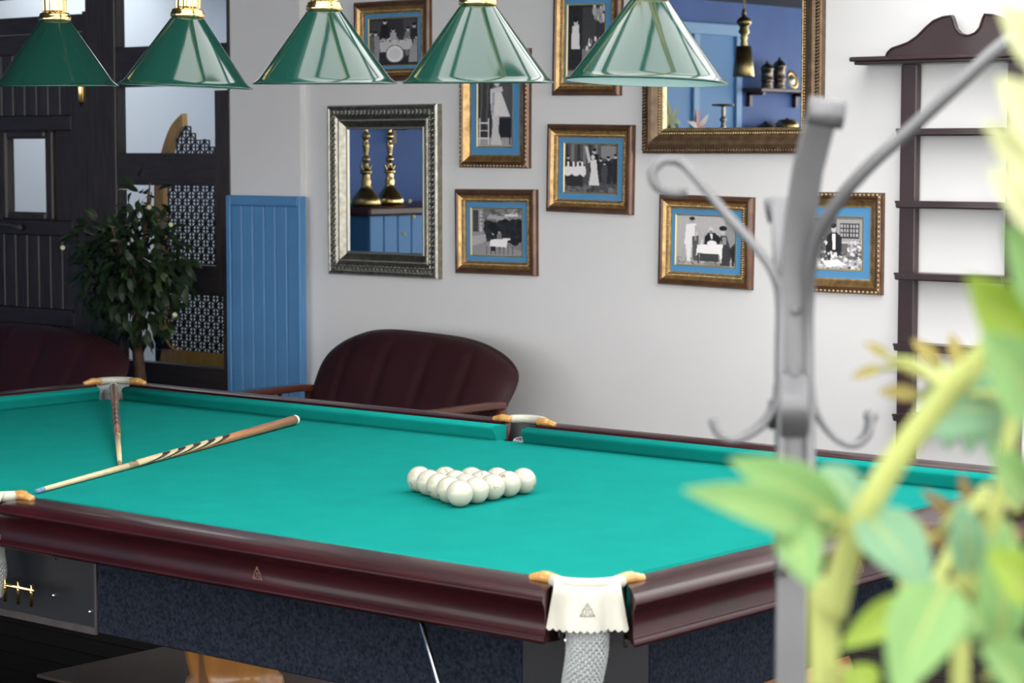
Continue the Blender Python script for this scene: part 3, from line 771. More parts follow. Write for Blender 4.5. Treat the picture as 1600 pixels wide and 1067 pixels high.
def rope_run(mb, a, b, step, r):
    """slanting short bars like a twisted rope"""
    a, b = Vector(a), Vector(b); L = (b - a).length; n = max(2, int(L / step)); ax = (b - a).normalized(); sd = Vector((0, 1, 0)).cross(ax)
    for i in range(n):
        c = a + (b - a) * ((i + 0.5) / n)
        mb.tube([c - sd * r - ax * r * .8, c - Vector((0, r * .9, 0)), c + sd * r + ax * r * .8], [r * .5, r * .75, r * .5], 5)
def rect_runs(fn, mb, x0, x1, z0, z1, d, h, *args):
    c = [(x0 + d, YW - h, z0 + d), (x1 - d, YW - h, z0 + d), (x1 - d, YW - h, z1 - d), (x0 + d, YW - h, z1 - d)]
    for i in range(4): fn(mb, c[i], c[(i + 1) % 4], *args)

class Paint:
    """grey-tone painter on a small canvas, x right, y down, both 0..1"""
    def __init__(s, w, h, top, bottom, seed):
        s.w, s.h = w, h; s.Y, s.X = np.mgrid[0:h, 0:w]; s.X = (s.X + .5) / w; s.Y = (s.Y + .5) / h
        s.a = top + (bottom - top) * s.Y; s.rng = np.random.default_rng(seed)
    def put(s, mask, v): s.a = np.where(mask, v, s.a); return s
    def ell(s, x, y, rx, ry, v): return s.put(((s.X - x) / rx) ** 2 + ((s.Y - y) / ry) ** 2 < 1, v)
    def rect(s, x0, y0, x1, y1, v): return s.put((s.X > x0) & (s.X < x1) & (s.Y > y0) & (s.Y < y1), v)
    def poly(s, pts, v):
        ins = np.zeros_like(s.a, bool); n = len(pts)
        for i in range(n):
            (xa, ya), (xb, yb) = pts[i], pts[(i + 1) % n]
            c = ((ya > s.Y) != (yb > s.Y)); xi = (xb - xa) * (s.Y - ya) / ((yb - ya) + 1e-9) + xa
            ins ^= c & (s.X < xi)
        return s.put(ins, v)
    def spots(s, n, x0, y0, x1, y1, r0, r1, v0, v1):
        for _ in range(n):
            r = s.rng.uniform(r0, r1)
            s.ell(s.rng.uniform(x0, x1), s.rng.uniform(y0, y1), r, r * s.rng.uniform(.7, 1.5), s.rng.uniform(v0, v1))
        return s
    def person(s, x, y, hgt, coat, face=0.72, trous=None, wid=0.34):
        """standing figure, y = top of head"""
        h = hgt
        s.poly([(x - wid * .5 * h * .6, y + .17 * h), (x + wid * .5 * h * .6, y + .17 * h), (x + wid * .42 * h, y + .55 * h), (x - wid * .42 * h, y + .55 * h)], coat)
        s.poly([(x - wid * .36 * h, y + .54 * h), (x + wid * .36 * h, y + .54 * h), (x + wid * .26 * h, y + h), (x - wid * .26 * h, y + h)], coat if trous is None else trous)
        s.rect(x - .012 * h, y + .62 * h, x + .012 * h, y + h, (coat if trous is None else trous) * .6)
        s.ell(x, y + .08 * h, .055 * h, .08 * h, face); s.ell(x, y + .045 * h, .058 * h, .05 * h, 0.06)
        return s
    def grain(s, k): s.a = np.clip(s.a + s.rng.normal(0, k, s.a.shape), 0.01, 0.95); return s
    def mesh(s, x0, x1, z0, z1, y):
        w, h = s.w, s.h; v = []
        for j in range(h):
            for i in range(w): v.append((x0 + (x1 - x0) * i / (w - 1), y, z1 - (z1 - z0) * j / (h - 1)))
        f = [(j * w + i, (j + 1) * w + i, (j + 1) * w + i + 1, j * w + i + 1) for j in range(h - 1) for i in range(w - 1)]
        mb = MB().add(v, f)
        return mb
    def colour(s, me, tint=(1.0, 0.96, 0.96)):
        at_ = me.attributes.new('print', 'FLOAT_COLOR', 'POINT')
        g = np.clip(s.a, 0, 1).ravel() ** 1.75 * 1.25 + 0.004
        c = np.stack([g * tint[0], g * tint[1], g * tint[2], np.ones_like(g)], 1).astype(np.float32)
        at_.data.foreach_set('color', c.ravel())

def pic_drum():
    p = Paint(84, 80, 0.16, 0.12, 1)
    p.rect(0, 0, 1, 0.25, 0.14); p.rect(0.05, 0.05, 0.3, 0.3, 0.2); p.rect(0.7, 0.04, 0.95, 0.25, 0.22)
    p.person(0.33, 0.02, 0.7, 0.08, 0.8); p.person(0.14, 0.26, 0.7, 0.5, 0.75); p.person(0.03, 0.25, 0.7, 0.3, 0.7)
    p.person(0.50, 0.22, 0.55, 0.62, 0.75); p.person(0.80, 0.2, 0.6, 0.4, 0.75); p.person(0.92, 0.12, 0.7, 0.12, 0.75); p.person(0.97, 0.36, 0.62, 0.5, 0.7)
    p.poly([(0.22, 0.5), (0.86, 0.46), (0.9, 0.66), (0.24, 0.72)], 0.72); p.spots(30, 0.25, 0.42, 0.85, 0.5, 0.012, 0.03, 0.3, 0.9)
    p.ell(0.53, 0.76, 0.19, 0.19, 0.35); p.ell(0.53, 0.76, 0.165, 0.17, 0.88); p.ell(0.53, 0.76, 0.12, 0.12, 0.8)
    p.poly([(0.85, 0.6), (0.97, 0.58), (0.99, 0.95), (0.8, 0.95)], 0.55); p.rect(0, 0.94, 1, 1, 0.1)
    return p
def pic_dancer():
    p = Paint(60, 96, 0.2, 0.14, 2)
    for i in range(7): p.poly([(0.02 + i * .09, 0), (0.06 + i * .09, 0), (0.03 + i * .08, 0.8), (0.0 + i * .08, 0.8)], 0.3 if i % 2 else 0.14)
    p.rect(0.6, 0, 1, 0.85, 0.24); p.rect(0, 0.88, 1, 1, 0.55)
    p.rect(0.62, 0.62, 0.95, 0.86, 0.08); p.rect(0.66, 0.84, 0.69, 0.97, 0.05); p.rect(0.9, 0.84, 0.93, 0.97, 0.05)
    p.poly([(0.36, 0.25), (0.62, 0.22), (0.78, 0.42), (0.92, 0.6), (0.62, 0.6), (0.6, 0.72), (0.46, 0.74), (0.38, 0.5)], 0.82)
    p.poly([(0.46, 0.6), (0.62, 0.58), (0.60, 0.8), (0.72, 0.97), (0.38, 0.97)], 0.75)
    p.poly([(0.42, 0.26), (0.5, 0.22), (0.46, 0.6), (0.40, 0.55)], 0.6); p.ell(0.55, 0.14, 0.09, 0.08, 0.75); p.ell(0.57, 0.10, 0.11, 0.07, 0.08)
    p.poly([(0.4, 0.24), (0.7, 0.22), (0.72, 0.28), (0.4, 0.3)], 0.78)
    for z in (0.68, 0.78, 0.88): p.rect(0.03, z, 0.34, z + 0.015, 0.8)
    for z in (0.05, 0.3): p.rect(z, 0.62, z + 0.035, 0.97, 0.8)
    return p
def pic_whitecoat():
    p = Paint(66, 100, 0.12, 0.2, 3)
    p.rect(0, 0, 0.4, 0.9, 0.1); p.rect(0.4, 0.05, 0.75, 0.62, 0.18); p.rect(0.4, 0.62, 1, 1, 0.42)
    p.spots(40, 0.7, 0.02, 0.98, 0.25, 0.02, 0.05, 0.15, 0.85); p.spots(25, 0.5, 0.48, 1, 0.62, 0.015, 0.04, 0.25, 0.95)
    p.poly([(0.12, 0.3), (0.30, 0.28), (0.33, 0.62), (0.1, 0.62)], 0.85); p.poly([(0.12, 0.62), (0.32, 0.62), (0.28, 0.9), (0.16, 0.9)], 0.1)
    p.ell(0.22, 0.24, 0.06, 0.06, 0.75); p.ell(0.21, 0.21, 0.065, 0.04, 0.05); p.rect(0, 0.92, 1, 1, 0.45)
    return p
def pic_ball():
    p = Paint(88, 80, 0.26, 0.2, 4)
    for i in range(9): p.rect(0.02 + i * .11, 0.02, 0.07 + i * .11, 0.42, 0.4 if i % 2 else 0.15)
    p.rect(0.68, 0.05, 0.95, 0.3, 0.45); p.rect(0, 0.72, 1, 1, 0.22); p.spots(60, 0, 0.82, 1, 1, 0.02, 0.05, 0.15, 0.38)
    p.person(0.07, 0.24, 0.55, 0.1); p.person(0.30, 0.32, 0.42, 0.1); p.person(0.68, 0.28, 0.5, 0.12); p.person(0.82, 0.25, 0.55, 0.09); p.person(0.95, 0.2, 0.6, 0.1); p.person(0.75, 0.36, 0.45, 0.2)
    p.person(0.56, 0.10, 0.68, 0.07)
    p.poly([(0.48, 0.34), (0.60, 0.32), (0.62, 0.55), (0.66, 0.84), (0.46, 0.84), (0.50, 0.55)], 0.82); p.ell(0.53, 0.28, 0.035, 0.05, 0.8)
    p.poly([(0.38, 0.06), (0.43, 0.06), (0.5, 0.36), (0.45, 0.4)], 0.75)
    p.poly([(0.0, 0.48), (0.4, 0.46), (0.41, 0.62), (0.36, 0.68), (0.3, 0.62), (0.22, 0.68), (0.14, 0.62), (0.06, 0.68), (0, 0.62)], 0.9)
    for q in (0.06, 0.16, 0.24, 0.32): p.rect(q, 0.38, q + 0.03, 0.48, 0.95)
    p.rect(0.05, 0.66, 0.35, 0.86, 0.12)
    return p
def pic_garden():
    p = Paint(84, 80, 0.5, 0.4, 5)
    p.spots(120, 0.25, 0.0, 1, 0.3, 0.02, 0.06, 0.2, 0.65)
    p.poly([(0, 0), (0.24, 0.02), (0.24, 0.55), (0, 0.6)], 0.5); p.rect(0.04, 0.05, 0.14, 0.5, 0.2); p.rect(0.17, 0.08, 0.22, 0.5, 0.68)
    for z in (0.12, 0.2, 0.28, 0.36): p.rect(0.17, z, 0.24, z + 0.02, 0.3)
    p.spots(150, 0.3, 0.3, 1, 0.68, 0.03, 0.08, 0.03, 0.14); p.poly([(0.35, 0.14), (0.7, 0.18), (0.6, 0.25), (0.3, 0.22)], 0.6)
    p.poly([(0, 0.6), (0.28, 0.55), (0.3, 0.7), (0, 0.85)], 0.62); p.poly([(0, 0.8), (0.4, 0.68), (1, 0.9), (1, 1), (0, 1)], 0.5)
    p.person(0.43, 0.5, 0.4, 0.1); p.person(0.55, 0.46, 0.4, 0.4); p.rect(0.66, 0.12, 0.9, 0.18, 0.8)
    p.poly([(0.38, 0.66), (0.72, 0.64), (0.68, 0.82), (0.36, 0.80)], 0.95)
    for q in (0.3, 0.38, 0.46, 0.55, 0.63, 0.72, 0.8): p.rect(q, 0.8, q + 0.012, 0.97, 0.06)
    p.rect(0.62, 0.62, 0.76, 0.66, 0.9)
    return p
def pic_waiter():
    p = Paint(92, 84, 0.66, 0.6, 6)
    p.rect(0.82, 0.0, 1, 0.95, 0.5); p.rect(0, 0.86, 1, 1, 0.45); p.spots(50, 0, 0.86, 1, 1, 0.02, 0.05, 0.3, 0.7)
    p.poly([(0.17, 0.18), (0.33, 0.16), (0.36, 0.58), (0.14, 0.58)], 0.9); p.poly([(0.16, 0.58), (0.27, 0.58), (0.25, 0.92), (0.19, 0.92)], 0.88)
    p.poly([(0.27, 0.42), (0.38, 0.4), (0.38, 0.9), (0.29, 0.9)], 0.25); p.rect(0.32, 0.2, 0.34, 0.5, 0.6)
    p.ell(0.26, 0.11, 0.045, 0.06, 0.6); p.ell(0.265, 0.07, 0.048, 0.035, 0.08)
    p.poly([(0.48, 0.42), (0.54, 0.33), (0.64, 0.33), (0.76, 0.44), (0.72, 0.58), (0.47, 0.58)], 0.06); p.ell(0.58, 0.28, 0.04, 0.065, 0.75); p.ell(0.58, 0.32, 0.03, 0.03, 0.45); p.poly([(0.565, 0.36), (0.61, 0.36), (0.6, 0.5)], 0.92)
    p.poly([(0.74, 0.38), (0.84, 0.38), (0.92, 0.68), (0.90, 0.98), (0.74, 0.98), (0.76, 0.6)], 0.16); p.ell(0.775, 0.30, 0.04, 0.06, 0.7); p.ell(0.78, 0.24, 0.065, 0.05, 0.05); p.poly([(0.78, 0.4), (0.84, 0.42), (0.84, 0.56), (0.76, 0.56)], 0.5)
    p.poly([(0.36, 0.58), (0.78, 0.56), (0.76, 0.96), (0.73, 0.76), (0.38, 0.74), (0.34, 0.8)], 0.96); p.rect(0.4, 0.75, 0.72, 0.9, 0.18); p.rect(0.37, 0.74, 0.39, 0.95, 0.1)
    p.ell(0.60, 0.54, 0.08, 0.05, 0.93); p.rect(0.42, 0.48, 0.45, 0.58, 0.85); p.poly([(0.88, 0.66), (0.99, 0.5), (0.99, 0.9), (0.94, 0.9)], 0.1); p.rect(0.93, 0.68, 0.97, 0.98, 0.08)
    return p
def pic_buffet():
    p = Paint(90, 84, 0.3, 0.3, 7)
    p.rect(0.48, 0.05, 0.98, 0.46, 0.55); p.rect(0.54, 0.12, 0.92, 0.40, 0.12)
    for i in range(6):
        for j in range(3): p.rect(0.56 + i * .06, 0.14 + j * .085, 0.595 + i * .06, 0.2 + j * .085, 0.62)
    p.rect(0.48, 0.46, 0.98, 0.5, 0.7); p.rect(0, 0.02, 0.2, 0.5, 0.2); p.rect(0.0, 0.0, 1, 0.04, 0.45)
    p.poly([(0.28, 0.36), (0.36, 0.3), (0.48, 0.3), (0.58, 0.38), (0.58, 0.8), (0.26, 0.8)], 0.05); p.poly([(0.39, 0.32), (0.46, 0.32), (0.45, 0.62), (0.40, 0.62)], 0.9)
    p.ell(0.42, 0.23, 0.05, 0.07, 0.7); p.ell(0.41, 0.17, 0.06, 0.05, 0.06); p.poly([(0.36, 0.7), (0.48, 0.66), (0.5, 0.76), (0.38, 0.8)], 0.85)
    p.rect(0, 0.80, 1, 1, 0.6); p.spots(120, 0, 0.66, 1, 1, 0.012, 0.04, 0.1, 0.95); p.spots(40, 0.7, 0.45, 1, 0.72, 0.015, 0.035, 0.35, 0.95)
    p.spots(20, 0.02, 0.4, 0.26, 0.75, 0.02, 0.04, 0.1, 0.9); p.poly([(0.2, 0.84), (0.5, 0.8), (0.66, 0.9), (0.3, 0.96)], 0.92)
    return p

def picture(label, x0, x1, z0, z1, px0, px1, pz0, pz1, paint, rot=0.0, twisted=False):
    base = ((x0 + x1) / 2, YW, z0)
    t = thing('framed_photograph', label, 'picture', base, 'framed photographs on the white wall')
    fw_ = 0.062
    obj('frame', frame_sweep(x0, x1, z0, z1, [(0, 0), (0, 0.020), (0.004, 0.026), (0.008, 0.030), (0.018, 0.031), (0.028, 0.028)]), 'frame_brown', t)
    o = obj('gilt_slope', frame_sweep(x0, x1, z0, z1, [(0.028, 0.028), (0.034, 0.024), (0.042, 0.018), (0.056, 0.0125), (0.062, 0.012), (0.062, 0.006)]), 'gilt', t)
    m_ = MB()
    if twisted: rect_runs(bead_run, m_, x0, x1, z0, z1, 0.010, 0.031, 0.020, 0.0055, 1.5)
    else: rect_runs(rope_run, m_, x0, x1, z0, z1, 0.048, 0.018, 0.0105, 0.0058)
    obj('rope_bead', m_, 'gilt_pale', t)
    obj('backing', MB().box((x0 + 0.01, YW - 0.0035, z0 + 0.01), (x1 - 0.01, YW - 0.0005, z1 - 0.01)), 'frame_brown', t)
    # window mount of four strips round the print
    m_ = MB(); a, b, c_, d_ = x0 + 0.058, x1 - 0.058, z0 + 0.058, z1 - 0.058
    for (q, r_) in (((a, c_), (px0, d_)), ((px1, c_), (b, d_)), ((px0, c_), (px1, pz0)), ((px0, pz1), (px1, d_))):
        m_.box((q[0], YW - 0.0075, q[1]), (r_[0], YW - 0.0035, r_[1]))
    obj('mount', m_, 'mat_board', t)
    f_ = 0.006
    obj('fillet', frame_sweep(px0, px1, pz0, pz1, [(-0.001, 0.0065), (-0.001, 0.0095), (f_ - 0.001, 0.0085), (f_, 0.005)]), 'gold_fillet', t)
    pm = paint.mesh(px0 + 0.003, px1 - 0.003, pz0 + 0.003, pz1 - 0.003, YW - 0.0055)
    paint.grain(0.015)
    ph = obj('photo', pm, 'photo_print', t); paint.colour(ph.data)
    t.rotation_euler = (0, math.radians(rot), 0)
    return t
picture('framed group photograph with a big white drum, hung over the silver mirror', -5.262, -4.760, 2.022, 2.413, -5.177, -4.844, 2.098, 2.333, pic_drum())
picture('tall framed photograph of a dancer in a flowing white dress', -4.568, -4.140, 1.604, 2.16, -4.470, -4.248, 1.70, 2.065, pic_dancer(), 0.4, True)
picture('tall framed photograph of a man in a white coat at a bar', -4.000, -3.610, 1.934, 2.50, -3.927, -3.705, 2.02, 2.348, pic_whitecoat(), 1.0)
picture('framed ballroom photograph with a dancing couple in the middle', -4.034, -3.538, 1.400, 1.804, -3.943, -3.629, 1.489, 1.720, pic_ball(), 1.0)
picture('framed photograph of a garden cafe table, lowest beside the silver mirror', -4.596, -4.094, 1.101, 1.504, -4.507, -4.185, 1.187, 1.417, pic_garden(), -0.3)
picture('framed photograph of a waiter in white serving a seated couple', -3.391, -2.891, 1.088, 1.489, -3.307, -2.982, 1.178, 1.403, pic_waiter(), 1.0)
picture('framed photograph of a dark suited waiter carving at a buffet, beside shelf', -2.655, -2.243, 1.089, 1.511, -2.592, -2.340, 1.184, 1.410, pic_buffet(), 0.0, True)

# silver mirror
x0, x1, z0, z1 = -5.435, -4.697, 1.067, 1.909
t = thing('wall_mirror', 'upright mirror in an embossed silver frame on the white wall', 'mirror', ((x0 + x1) / 2, YW, z0))
obj('frame', frame_sweep(x0, x1, z0, z1, [(0, 0), (0, 0.034), (0.006, 0.042), (0.012, 0.043), (0.020, 0.040), (0.050, 0.036), (0.066, 0.030), (0.070, 0.034), (0.078, 0.034), (0.084, 0.026), (0.100, 0.018), (0.108, 0.014), (0.118, 0.012), (0.118, 0.006)]), 'silver', t)
m = MB(); rr_ = random.Random(5)
def leafrun(mb, a, b):
    a, b = Vector(a), Vector(b); L = (b - a).length; ax = (b - a).normalized(); sd = Vector((0, 1, 0)).cross(ax); n = int(L / 0.026)
    for i in range(n):
        c = a + (b - a) * ((i + .5) / n)
        for s in (-1, 1):
            e = c + sd * s * 0.014 + ax * 0.012
            mb.tube([c - ax * 0.008, c + sd * s * 0.008 - Vector((0, 0.006, 0)), e, e + ax * 0.006 - sd * s * 0.006], [0.003, 0.0055, 0.005, 0.002], 5)
        mb.sphere(c - Vector((0, 0.003, 0)), 0.0055, 6, 4)
rect_runs(leafrun, m, x0, x1, z0, z1, 0.036, 0.037)
obj('leaf_relief', m, 'silver', t)
m = MB(); rect_runs(bead_run, m, x0, x1, z0, z1, 0.074, 0.035, 0.010, 0.0042)
obj('bead_line', m, 'silver_pale', t)
obj('inner_slip', frame_sweep(x0, x1, z0, z1, [(0.106, 0.013), (0.110, 0.016), (0.116, 0.016), (0.120, 0.012), (0.120, 0.005)]), 'silver_pale', t)
obj('mirror_glass', MB().box((x0 + 0.1, YW - 0.007, z0 + 0.1), (x1 - 0.1, YW - 0.001, z1 - 0.1)), 'mirror', t)
# large gilt mirror
x0, x1, z0, z1 = -3.472, -2.540, 1.672, 2.75
t = thing('wall_mirror', 'large mirror in a roped bronze gilt frame on the white wall', 'mirror', ((x0 + x1) / 2, YW, z0))
obj('frame', frame_sweep(x0, x1, z0, z1, [(0, 0), (0, 0.030), (0.006, 0.036), (0.022, 0.038), (0.028, 0.040), (0.040, 0.044), (0.056, 0.042), (0.072, 0.032), (0.080, 0.024), (0.092, 0.022), (0.104, 0.016), (0.110, 0.014), (0.110, 0.006)]), 'frame_bronze', t)
m = MB(); rect_runs(rope_run, m, x0, x1, z0, z1, 0.015, 0.038, 0.014, 0.0085)
obj('rope_bead', m, 'frame_bronze', t)
m = MB(); rect_runs(bead_run, m, x0, x1, z0, z1, 0.088, 0.025, 0.0125, 0.0055)
obj('bead_line', m, 'gilt_pale', t)
obj('inner_slip', frame_sweep(x0, x1, z0, z1, [(0.098, 0.016), (0.102, 0.019), (0.108, 0.018), (0.112, 0.012), (0.112, 0.005)]), 'gilt_pale', t)
obj('mirror_glass', MB().box((x0 + 0.09, YW - 0.007, z0 + 0.09), (x1 - 0.09, YW - 0.001, z1 - 0.09)), 'mirror', t)

# ---------------------------------------------------------------- wall shelf with swan-neck top
t = thing('wall_shelf', 'dark brown open wall shelf with scrolled swan-neck crest', 'shelf', (-1.84, YW, 0.0))
SY0, SY1 = YW - 0.20, YW
pL0, pL1 = -2.147, -2.078
for (a, b) in ((pL0, pL1), (-1.667, -1.60)):
    o = obj('post', MB().bbox((a, YW - 0.045, 0.0), (b, YW - 0.004, 2.035), 0.004), 'shelf_wood', t)
    obj('post_edge', MB().box((a - 0.0015, YW - 0.046, 0.0), (a + 0.008, YW - 0.003, 2.03)), 'shelf_wood', o)
for z in (1.757, 1.467, 1.176, 0.888, 0.60, 0.31):
    o = obj('shelf_board', MB().bbox((pL1 - 0.04, YW - 0.135, z - 0.014), (-1.63, YW - 0.002, z + 0.014), 0.006), 'shelf_wood', t)
    obj('shelf_lip', MB().box((pL1 - 0.038, YW - 0.138, z + 0.006), (-1.632, YW - 0.128, z + 0.016)), 'shelf_wood', o)
obj('cornice', MB().bbox((-2.325, YW - 0.165, 2.045), (-1.435, YW - 0.002, 2.064), 0.005).bbox((-2.31, YW - 0.15, 2.032), (-1.45, YW - 0.002, 2.047), 0.004), 'shelf_wood', t)
half = [(-2.205, 2.062), (-2.195, 2.085), (-2.175, 2.101), (-2.14, 2.110), (-2.10, 2.122), (-2.06, 2.145), (-2.02, 2.180), (-1.985, 2.205), (-1.945, 2.218), (-1.905, 2.222), (-1.897, 2.205), (-1.885, 2.17), (-1.865, 2.15), (-1.84, 2.142)]
cxx = -1.832
poly = half + [(2 * cxx - x_, z_) for (x_, z_) in reversed(half)]
o = obj('crest', MB().prism(poly, 'y', YW - 0.075, YW - 0.055), 'shelf_wood', t)
obj('crest_edge', MB().tube([(x_, YW - 0.078, z_ - 0.003) for (x_, z_) in poly], 0.0045, 6), 'shelf_wood', o)
# ---------------------------------------------------------------- armchairs
def sofa(label, loc, rotz, width):
    t = thing('leather_settee', label, 'settee', loc, world=False, rot=(0, 0, rotz))
    hw = width / 2
    nu, nv = 60, 22; v = []
    seams = [-0.62, -0.22, 0.22, 0.62]
    z0_, H = 0.36, 0.50
    def pt(u, vv, side):
        e = (1 - abs(u) ** 7) ** 0.5 * (1 - abs(2 * vv - 1) ** 6) ** 0.5 if abs(u) < 1 and 0 < vv < 1 else 0
        zt = H - 0.125 * abs(u) ** 3.6 - 0.02 * u
        x_ = u * hw * (0.95 + 0.08 * vv) * (1 - 0.10 * max(0.0, 2 * vv - 1) ** 4)
        z_ = z0_ + vv * zt
        y_ = 0.24 * vv
        th = 0.075 * e
        if side < 0:
            th += 0.0
            for s_ in seams: th -= 0.016 * math.exp(-((u - s_) / 0.028) ** 2) * e
        return (x_, y_ + side * th, z_ + (0.03 * e if side > 0 else 0))
    for side in (-1, 1):
        for j in range(nv + 1):
            for i in range(nu + 1):
                uu = math.sin((-1 + 2 * i / nu) * math.pi / 2); vv = 0.5 - 0.5 * math.cos(math.pi * j / nv)
                uu = 0.5 * uu + 0.5 * (-1 + 2 * i / nu)
                v.append(pt(uu, vv, side))
    n1 = (nu + 1) * (nv + 1); f = []
    for s in (0, 1):
        for j in range(nv):
            for i in range(nu):
                q = (j * (nu + 1) + i, j * (nu + 1) + i + 1, (j + 1) * (nu + 1) + i + 1, (j + 1) * (nu + 1) + i)
                f.append(tuple(k_ + s * n1 for k_ in (q if s == 0 else q[::-1])))
    bk = obj('backrest', MB().add(v, f, True), 'leather_red', t)
    for s_ in seams:
        pts = [pt(s_, vv, -1) for vv in [0.04 + 0.92 * k_ / 14 for k_ in range(15)]]
        obj('seam', MB().tube([(p[0], p[1] - 0.001, p[2]) for p in pts], 0.0022, 5), 'leather_red', bk)
    st = MB(); v = []; f = []
    nu2, nv2 = 24, 16
    for side in (-1, 1):
        for j in range(nv2 + 1):
            for i in range(nu2 + 1):
                u = -1 + 2 * i / nu2; w_ = -1 + 2 * j / nv2
                e = max(0, (1 - abs(u) ** 10)) ** .5 * max(0, (1 - abs(w_) ** 8)) ** .5
                v.append((u * hw * 0.93, -0.30 + w_ * 0.30, 0.33 + side * 0.075 * e))
    n1 = (nu2 + 1) * (nv2 + 1)
    for s in (0, 1):
        for j in range(nv2):
            for i in range(nu2):
                q = (j * (nu2 + 1) + i, j * (nu2 + 1) + i + 1, (j + 1) * (nu2 + 1) + i + 1, (j + 1) * (nu2 + 1) + i)
                f.append(tuple(k_ + s * n1 for k_ in (q[::-1] if s == 0 else q)))
    obj('seat_cushion', st.add(v, f, True), 'leather_red', t)
    obj('seat_rail', MB().bbox((-hw, -0.60, 0.20), (hw, -0.56, 0.27), 0.008).bbox((-hw, 0.10, 0.20), (hw, 0.14, 0.27), 0.008), 'arm_wood', t)
    for s in (-1, 1):
        xa = s * (hw * 0.96 + 0.012)
        path = curve([(xa, 0.10, 0.565), (xa, 0.0, 0.572), (xa, -0.25, 0.570), (xa, -0.48, 0.566), (xa, -0.60, 0.545), (xa, -0.63, 0.51)], 6)
        obj('arm', MB().strip(path, (1, 0, 0), 0.062, 0.034), 'arm_wood', t)
        obj('leg', MB().strip([(xa, -0.57, 0.555), (xa, -0.56, 0.3), (xa, -0.58, 0.0)], (1, 0, 0), 0.045, 0.05), 'arm_wood', t)
        obj('leg', MB().strip([(xa, 0.09, 0.56), (xa, 0.10, 0.3), (xa, 0.14, 0.0)], (1, 0, 0), 0.045, 0.05), 'arm_wood', t)
        for yy in (-0.30, -0.12): obj('arm_spindle', MB().tube([(xa, yy, 0.56), (xa, yy + 0.01, 0.25)], 0.011, 8), 'arm_wood', t)
        obj('side_rail', MB().bbox((xa - 0.015, -0.57, 0.20), (xa + 0.015, 0.12, 0.26), 0.005), 'arm_wood', t)
    return t
sofa('dark burgundy leather settee with wooden arms beside the blue panel', (-4.54, 4.25, 0), 0.0, 1.22).scale = (1, 1, 0.965)
sofa('dark burgundy leather settee in front of the plank door and potted tree', (-6.83, 3.80, 0), 0.0, 1.50).scale = (1, 1, 0.90)

# ---------------------------------------------------------------- potted round tree
tr = thing('potted_tree', 'round headed potted tree with dark glossy leaves beside the timber screen', 'tree', (-6.50, 4.42, 0))
tx, ty = -6.50, 4.42
obj('pot', MB().lathe([(0, 0), (0.14, 0), (0.17, 0.26), (0.185, 0.27), (0.185, 0.30), (0.165, 0.30), (0.16, 0.27), (0, 0.27)], 28, (tx, ty, 0)), 'pot', tr)
obj('soil', MB().lathe([(0, 0.272), (0.16, 0.272)], 20, (tx, ty, 0)), 'soil', tr)
obj('trunk', MB().tube(curve([(tx + .01, ty, 0.25), (tx + 0.015, ty, 0.5), (tx - 0.005, ty, 0.75), (tx + 0.01, ty, 1.0), (tx, ty, 1.2)], 5), [0.036] * 6 + [0.03] * 5 + [0.024] * 5 + [0.016] * 5, 10), 'bark', tr)
RT = random.Random(3)
lobes = [(-0.03, 0.0, 1.05, 0.34, 0.25, 0.26), (0.05, 0.0, 1.18, 0.27, 0.22, 0.20), (-0.12, 0.0, 1.02, 0.27, 0.20, 0.26), (0.02, 0, 0.86, 0.28, 0.2, 0.17), (0.08, 0.0, 1.42, 0.11, 0.10, 0.14), (-0.26, 0, 1.2, 0.22, 0.15, 0.14), (0.20, 0, 1.10, 0.19, 0.15, 0.22)]
bm_ = MB()
for i in range(16):
    l = lobes[i % len(lobes)]
    e = Vector((tx + l[0] + RT.uniform(-.7, .7) * l[3], ty + l[1] + RT.uniform(-.7, .7) * l[4], l[2] + RT.uniform(-.4, .8) * l[5]))
    bm_.tube(curve([(tx, ty, 0.85 + 0.02 * i), ((tx + e.x) / 2, (ty + e.y) / 2, (e.z + 0.95) / 2), e], 4), [0.011] * 4 + [0.007] * 4 + [0.003], 6)
obj('branches', bm_, 'bark', tr)
def leaf_mesh(name, L, W, fold=0.25, bend=0.3, n=5):
    v = []; f = []
    for i in range(n + 1):
        q = i / n; w = W * (math.sin(math.pi * min(1, q * 0.96 + 0.03)) ** 0.75) * (1 - 0.25 * q)
        zc = -bend * L * q * q
        v += [(L * q, -w / 2, zc + fold * w / 2), (L * q, 0, zc), (L * q, w / 2, zc + fold * w / 2)]
    for i in range(n):
        for k_ in (0, 1): f.append((i * 3 + k_, i * 3 + 3 + k_, i * 3 + 4 + k_, i * 3 + 1 + k_))
    return MB().add(v, f, True)
lm = [leaf_mesh('leaf', 0.085, 0.042, 0.3, 0.25).mesh('leaf'), leaf_mesh('leaf', 0.075, 0.036, 0.2, 0.5).mesh('leaf'), leaf_mesh('leaf', 0.07, 0.038, 0.3, 0.3).mesh('leaf')]
for i, q in enumerate(lm): q.materials.append(MATS[('leaf_dark', 'leaf_dark', 'leaf_mid')[i]])
def leaf_spot(surf):
    l = RT.choices(lobes, [l[3] * l[5] for l in lobes])[0]
    while True:
        d = Vector((RT.gauss(0, 1), RT.gauss(0, 1), RT.gauss(0, 1))).normalized()
        if not surf or d.y < 0.35: break
    r_ = RT.uniform(0.8, 1.02) if surf else RT.uniform(0.3, 0.85)
    p = Vector((tx + l[0] + d.x * l[3] * r_, ty + l[1] + d.y * l[4] * r_, l[2] + d.z * l[5] * r_))
    ax = (d * 0.8 + Vector((RT.uniform(-.7, .7), RT.uniform(-.7, .7), RT.uniform(-.9, .15)))).normalized()
    up = (Vector((RT.uniform(-.4, .4), -0.6 + RT.uniform(-.4, .4), 0.8))).normalized()
    sd = up.cross(ax).normalized(); up = ax.cross(sd)
    return p, Matrix((ax, sd, up)).transposed()
